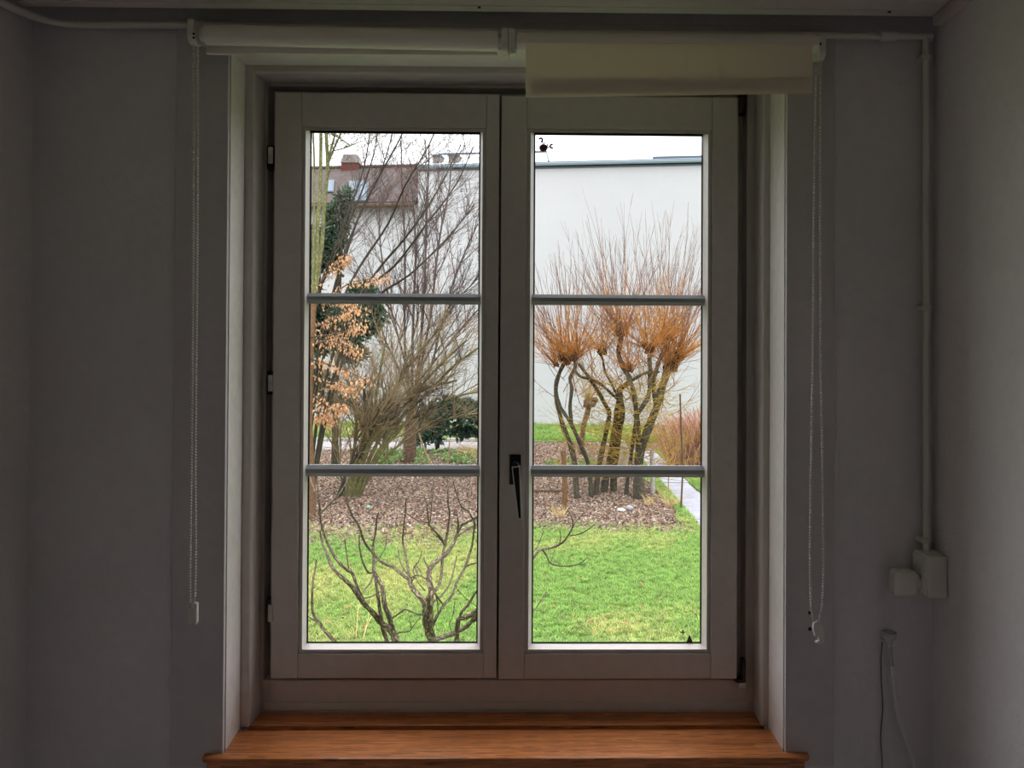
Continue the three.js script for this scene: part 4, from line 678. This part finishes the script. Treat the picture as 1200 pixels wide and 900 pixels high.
{ // long rods slanting up to the right
  const R = rngOf(401), t = thing('rod_shrub', 'tall dark bare shrub of long rods slanting up across the pane', 'shrub'), tw = new Tubes(), D = (x, y) => 12.3 + 0.4 * Math.sin(x * 0.06);
  const rods = [[[352, 600], [356, 500], [364, 420], [372, 350], [392, 300], [420, 235], [438, 180], [446, 130]], [[354, 602], [362, 480], [378, 390], [402, 310], [424, 245], [445, 205], [462, 150]], [[356, 600], [370, 460], [394, 370], [420, 315], [455, 262], [476, 215], [500, 175], [520, 130]], [[358, 600], [380, 450], [412, 362], [448, 310], [478, 275], [510, 228], [540, 170]], [[360, 600], [388, 450], [430, 340], [462, 312], [500, 262], [535, 215], [555, 172]], [[352, 600], [354, 480], [360, 380], [385, 310], [408, 250], [428, 190], [436, 130]], [[362, 600], [395, 440], [440, 350], [480, 322], [525, 278], [556, 240]], [[356, 600], [366, 470], [386, 360], [410, 280], [440, 215], [470, 160], [482, 130]]];
  for (const l of rods) { const [p, r] = traced(l, D, 4.2, 1.1); mesh('rod', new Tubes().tube(p, r, 6).geo(), M.barkDark, t);
    for (let k = 0; k < 22; k++) { const j = Math.min(p.length - 2, Math.round((0.42 + 0.56 * R()) * p.length)), d = p[j + 1].clone().sub(p[j]).normalize(), az = R() * 6.28; grow(tw, p[j], d.add(V(Math.cos(az) * 0.7, 0.15, Math.sin(az) * 0.7)).normalize(), 0.5 + 0.8 * R(), 0.0055, 2, { n: [0, 4, 4], wig: 0.16, up: 0.03, tip: 0.35, ang: 0.6, lr: 0.5, rmin: 0.0026 }, R); } }
  mesh('twigs', tw.geo(), M.twigGrey, t).userData.kind = 'stuff';
}
function foliage(name, label, category, blobs, depth, n, size, colA, colB, trunk, seed, mat, geo) {
  const R = rngOf(seed), t = thing(name, label, category), L = [];
  for (const [l, a, b] of trunk) { const [p, r] = traced(l, depth, a, b); mesh('trunk', new Tubes().tube(p, r, 8).geo(), M.barkDark, t); }
  const tot = blobs.reduce((s, b) => s + b[2] * b[3], 0);
  for (const [x, y, rx, ry] of blobs) {
    const dd = depth + (R() - 0.5) * 0.8, c = at(x, y, dd), k = dd / F, cnt = Math.round(n * rx * ry / tot);
    const base = at(trunk[0][0][trunk[0][0].length - 1][0], Math.min(y + ry * 0.6, trunk[0][0][0][1] - 10), dd); mesh('branch', new Tubes().tube(smooth([base, base.clone().lerp(c, 0.6).add(V(0, 0.1, 0)), c.clone().add(V(0, 0.01, 0))], 4), [...Array(9)].map((_, i) => 0.03 - 0.0025 * i), 5).geo(), M.barkDark, t);
    for (let i = 0; i < cnt; i++) { const a = R() * 6.28, u = Math.pow(R(), 0.45), v = R() * 2 - 1, s = size * (0.6 + 0.8 * R()), q = Math.sqrt(1 - v * v);
      L.push({ p: V(c.x + rx * k * u * q * Math.cos(a), c.y + ry * k * u * v, c.z + Math.min(rx, ry) * k * u * q * Math.sin(a)), q: quatOf(R() * 1.8 + 0.6, R() * 6.28, R() * 2 - 1), s: V(s, s, s), c: colA.clone().lerp(colB, R()).multiplyScalar(0.7 + 0.6 * R()) }); }
  }
  scatter('foliage', geo, mat, L, t); return t;
}
foliage('conifer', 'dark green conifer standing behind the withered orange leaves', 'tree', [[404, 235, 9, 14], [396, 256, 14, 18], [390, 280, 16, 16], [384, 305, 18, 12], [380, 375, 22, 22], [415, 378, 26, 26], [440, 370, 12, 22], [376, 402, 18, 14], [372, 445, 16, 16], [412, 415, 18, 12], [392, 470, 22, 8], [360, 350, 18, 30], [352, 300, 20, 40], [424, 345, 16, 14]], 15.2, 2600, 0.17, lin(0.035, 0.075, 0.045), lin(0.09, 0.15, 0.075), [[[[392, 556], [393, 500], [395, 420], [398, 330], [403, 240]], 9, 3]], 51, M.leaf, leafGeo(0.13, 5));
foliage('evergreen_bush', 'glossy dark green evergreen bush low behind the bare tree', 'bush', [[508, 492, 22, 18], [530, 478, 26, 14], [552, 482, 20, 14], [500, 508, 22, 12], [545, 505, 26, 9], [446, 500, 16, 16], [452, 480, 14, 14], [575, 490, 18, 18]], 19.0, 1500, 0.15, lin(0.03, 0.075, 0.05), lin(0.09, 0.16, 0.10), [[[[512, 528], [514, 515], [515, 500], [518, 485]], 5, 3], [[[450, 528], [450, 500]], 4, 3]], 52, M.leafGloss, leafGeo(0.2, 4));
{ // low green ground cover
  const R = rngOf(61), L = [];
  for (let i = 0; i < 1500; i++) { const px = R() < 0.75 ? 440 + 120 * R() : 640 + 60 * R(), py = (px < 600 ? 531 : 545) + 14 * R(), p = onGround(px, py); if (N1(px / 600, py / 60 % 1, 40, 3) < 0.47) continue; p.y += 0.02 + 0.1 * R(); const s = 0.05 + 0.07 * R(); L.push({ p, q: quatOf(0.6 + R() * 1.3, R() * 6.28, R() - 0.5), s: V(s, s, s), c: lin(0.13, 0.25, 0.06).lerp(lin(0.30, 0.38, 0.15), R()) }); }
  tag(scatter('ground_cover', leafGeo(0.3, 3), M.leaf, L), 'patch of low green ground cover under the shrubs', 'plants', null, 'stuff');
  const g = thing('dry_grass', 'clump of straw-coloured dry grass in the bed', 'grass'), b = new Tubes();
  for (const [px, py, n, h] of [[549, 535, 60, 0.45], [545, 528, 40, 0.5], [789, 592, 50, 0.3], [762, 590, 30, 0.22], [655, 604, 40, 0.22], [420, 748, 4, 0.6]]) for (let k = 0; k < n; k++) { const p = onGround(px + (R() - 0.5) * 14, py + R() * 3), a = R() * 6.28; grow(b, p, V(Math.cos(a) * 0.7, 1, Math.sin(a) * 0.7), h * (0.6 + 0.6 * R()), 0.004, 0, { wig: 0.25, up: -0.12, tip: 0.3, seg: 0.06 }, R); }
  const m = mesh('blades', b.geo(), std({ color: '#cbb27a', roughness: 0.9 }), g); m.userData.kind = 'stuff';
}
{ // reddish reed-like grass on the right
  const R = rngOf(83), g = thing('reed_clump', 'tall clump of reddish-brown withered reed grass beside the willow', 'grass'), b = new Tubes(), c = new Tubes();
  for (let k = 0; k < 1000; k++) { const p = onGround(782 + 78 * R(), 541 + 8 * R()), a = R() * 6.28, h = (0.9 + 0.45 * R()) * Math.min(1, 0.62 + (p.x - 2.3) * 0.35); grow(R() < 0.5 ? b : c, p, V(Math.cos(a) * 0.3 - 0.1, 1, Math.sin(a) * 0.3), h * 1.05, 0.0085, 0, { wig: 0.18, up: -0.06, tip: 0.35, seg: 0.14 }, R); }
  mesh('blades', b.geo(), std({ color: '#d0a68a', roughness: 0.9 }), g).userData.kind = 'stuff'; mesh('dark_blades', c.geo(), std({ color: '#9c6c56', roughness: 0.9 }), g).userData.kind = 'stuff';
}
{ // the gnarled shrub close to the window
  const t = thing('gnarled_shrub', 'gnarled bare shrub with pale patches of lichen and painted lit sides just outside the window', 'shrub'), D = (x, y) => 4.0 + 0.22 * Math.sin(x * 0.06) + 0.12 * Math.sin(y * 0.05 + 1);
  const B = [
    ['452 1010,440 900,420 800,403 765,393 752,386 745,378 736,375 730,369 724,366 715,366 690,367 678,369 668,371 656', 6, 2], ['375 730,367 726,358 720', 3, 1.5],
    ['468 1010,468 850,466 770,463 752,460 742,453 735,445 728,437 718,428 709,421 700,413 688,406 681,399 675,392 668,387 660,384 652,381 645,377 634,375 622', 10, 2], ['428 709,424 700,420 692,416 680,413 672,407 668,399 661,392 652,388 645,383 635,378 620,375 605,374 590,371 580,366 568,362 555', 5, 2.2],
    ['374 603,385 592,395 582,405 567,410 556', 2.4, 1.3], ['376 612,369 607,360 601', 2.6, 1.6], ['373 582,372 570,372 556', 1.8, 1.2], ['409 668,407 655,405 640,404 632', 2, 1.2],
    ['470 1010,470 850,468 765,463 745,459 735,456 722,451 710,449 695,448 688,445 682,441 675,438 668,438 660,438 650,437 640,440 625,442 605,444 600', 9, 1.8], ['457 1010,456 830,453 752,449 738,446 720,443 700,441 685,440 675', 7, 3],
    ['438 671,432 671,428 665,424 655,422 645,421 630,422 626', 3, 1.5], ['438 673,434 683,428 690,424 696', 2.4, 1.6], ['427 701,438 698,446 693,449 690', 1.6, 1.4],
    ['480 680,470 672,460 664,452 661,443 655,437 648,430 640,425 630,421 617,414 606,409 595,406 585,406 570,407 556', 4.4, 2], 
    ['506 1010,508 850,507 765,506 752,502 742,499 730,498 715,497 706,490 697,484 690,481 683,480 676', 11, 5], ['480 680,478 665,475 650,472 635,473 620,475 600,476 583', 3.6, 1.6], ['498 706,501 700,503 696', 4, 3],
    ['514 1010,512 850,510 765,508 751,504 738,504 720,505 700,505 690,503 680,503 670,507 662,515 655,522 650,528 642,533 633,536 625,541 615,547 612,555 608,566 602', 11, 2.2], ['536 624,537 614,536 607', 3, 2], ['533 631,545 622,558 615,568 611', 2.2, 1.3],
    ['503 672,501 664,498 658,497 654', 3, 1.6], ['505 698,513 688,517 675,518 660,519 650,521 640,524 625,526 610,527 600,525 590,525 575,524 556', 4.6, 2.2], ['525 569,530 564,538 558', 2, 1.4], ['525 565,521 560,518 556', 1.6, 1.2],
    ['521 638,517 631,510 623,503 615,500 612,490 610,480 604,472 598,466 590', 3.4, 1.4], ['521 637,514 630,508 625,505 619', 1.6, 1], ['503 614,501 600,500 590,496 579', 1.8, 1.1], ['504 612,506 590,508 556', 1.5, 1],
    ['506 735,512 722,520 709,524 705,531 695,536 680,541 672,546 662,550 650,553 640,555 625,556 612,553 606,548 598,542 595,537 584,532 568,530 556', 4.2, 1.6], ['507 706,515 700,522 692,526 686,530 675,533 662,535 652', 2.8, 1.4], ['520 709,515 703,511 697,508 694', 2.4, 1.8], ['511 698,513 708,513 722', 1.8, 1.2], ['546 663,553 661,562 659', 2.2, 1.6],
    ['508 750,520 746,530 743,540 738,548 733,555 725,564 718', 7, 5], ['536 1010,535 850,534 765,535 750,536 735,538 725,545 724,553 720,562 712,580 695,600 668,612 658,625 653,632 645,640 643,652 640,660 635,666 627,671 617,670 607,665 597', 8, 1.4], ['538 726,541 717,549 708,555 698,562 688,575 664', 4, 2.5], ['555 728,562 725,575 720,600 722,620 720,630 710,640 694', 3.5, 1.3],
    ['668 628,678 626,687 622,697 614', 2, 1.2], ['635 644,640 650,645 660,655 663,668 663,680 660,689 653', 2.6, 1.1], ['655 639,657 630,656 620', 1.6, 1], ['620 651,630 640,637 622', 1.8, 1], ['671 617,677 609,686 600', 1.4, 0.9], ['645 660,648 652,650 646', 1.2, 0.8],
    ['461 743,470 741,478 740,482 737,480 727', 3, 1], ['482 737,487 730,492 724', 1.6, 0.8], ['460 724,469 718,475 714,485 718,496 721', 2.4, 2], ['481 683,486 676,484 668,488 660', 2.2, 1.2], ['482 677,490 674,502 680', 2, 1.6], ['490 675,487 664,492 655,494 646', 1.4, 0.9], ['495 677,492 668,489 664', 1.3, 0.9], ['480 676,474 668,468 655,467 645', 2, 1.2], ['498 692,491 684,487 677', 1.8, 1.2], ['536 691,546 701,560 712', 1.2, 0.9], ['530 742,527 730,531 720,533 705', 1.2, 0.8], ['440 660,447 650,452 640,453 628', 1.4, 0.8],
  ];
  const R = rngOf(7);
  for (const [s, a, b] of B) { const l = s.split(',').map((q) => q.split(' ').map(Number)), [p, r] = traced(l, D, a * 0.86, b * 0.9, 4); for (let i = 0; i < r.length; i++) r[i] *= 1.0 + 0.16 * (R() - 0.4) + (i % 4 === 0 ? 0.10 : 0); mesh('branch', new Tubes().tube(p, r, a > 5 ? 10 : 6).geo(), M.shrub, t);
    if (b < 2) { const e = p[p.length - 1]; mesh('bud', new THREE.IcosahedronGeometry(0.0055, 1).scale(0.8, 1.4, 0.8).translate(e.x, e.y, e.z), M.twigOlive, t); } }
}

// ------------------------------------------------------------------ small things in the bed
{
  const rock = (name, label, cat, px, py, w, h, seed, mat = M.stone) => { const R = rngOf(seed), p = onGround(px, py), k = -p.z / F, g = mergeVertices(new THREE.IcosahedronGeometry(1, 3).deleteAttribute('normal').deleteAttribute('uv')), q = g.attributes.position, v = V(), o = R() * 5;
    for (let i = 0; i < q.count; i++) { v.fromBufferAttribute(q, i); const f = 0.8 + 0.4 * N1((v.x * 0.2 + 0.5 + o) % 1, (v.y * 0.2 + v.z * 0.13 + 0.6) % 1, 8, 3); q.setXYZ(i, v.x * f * w * k / 2, v.y * f * h * k / 2, v.z * f * w * k / 2.4); }
    g.translate(p.x, p.y + h * k * 0.42, p.z); g.computeVertexNormals(); tag(mesh(name, boxUV(g), mat), label, cat); };
  rock('stone', 'small cream-coloured flat stone at the foot of the willow', 'stone', 728, 600, 11, 5, 3);
  rock('stone', 'small grey rounded stone at the foot of the willow', 'stone', 738, 598.5, 9, 7, 4, M.slab);
  rock('boulder', 'upright pale boulder showing between the willow stems', 'stone', 729, 548, 17, 36, 6);
  rock('plastic_scrap', 'tiny turquoise plastic scrap lying on the leaf bed', 'litter', 432, 596, 5, 4, 8, std({ color: '#74ad9c', roughness: 0.5 }));
  const stake = (label, l, a, mat, cat = 'stake') => { const [x0, y0] = l[0], d = -onGround(x0, y0).z, [p, r] = traced(l, d, a, a * 0.9); tag(mesh('garden_stake', new Tubes().tube(p, r, 8).geo(), mat), label, cat); };
  stake('thick orange-brown weathered post beside the willow', [[661, 598], [662, 575], [661.5, 550], [660, 528]], 6.5, M.barkOrange);
  stake('thin brown stake at the edge of the slab path', [[798, 598], [799, 575], [800, 550], [798, 500], [797, 462]], 2.2, M.barkBrown);
  stake('short pale post among the willow shoots', [[765, 579], [765, 565], [764, 545], [764, 528]], 5, M.stone);
  stake('very thin straw-coloured cane next to the slab path', [[783, 577], [783.5, 560], [784, 540]], 1.4, M.shootYellow);
  stake('thin wooden stake under the spreading shrub', [[454, 544], [454, 525], [455, 505], [455, 480]], 3, M.barkOlive);
  stake('dry leaning stem propped against the thick trunk', [[509, 549], [501, 536], [494, 518], [489, 500], [485, 478]], 2.2, M.twigOlive);
  stake('dead straight twig stuck in the bed below the evergreen bush', [[525, 546], [526, 530], [527, 515]], 1.6, M.twigOlive);
}

scene.add(camera);
renderer.render(scene, camera);
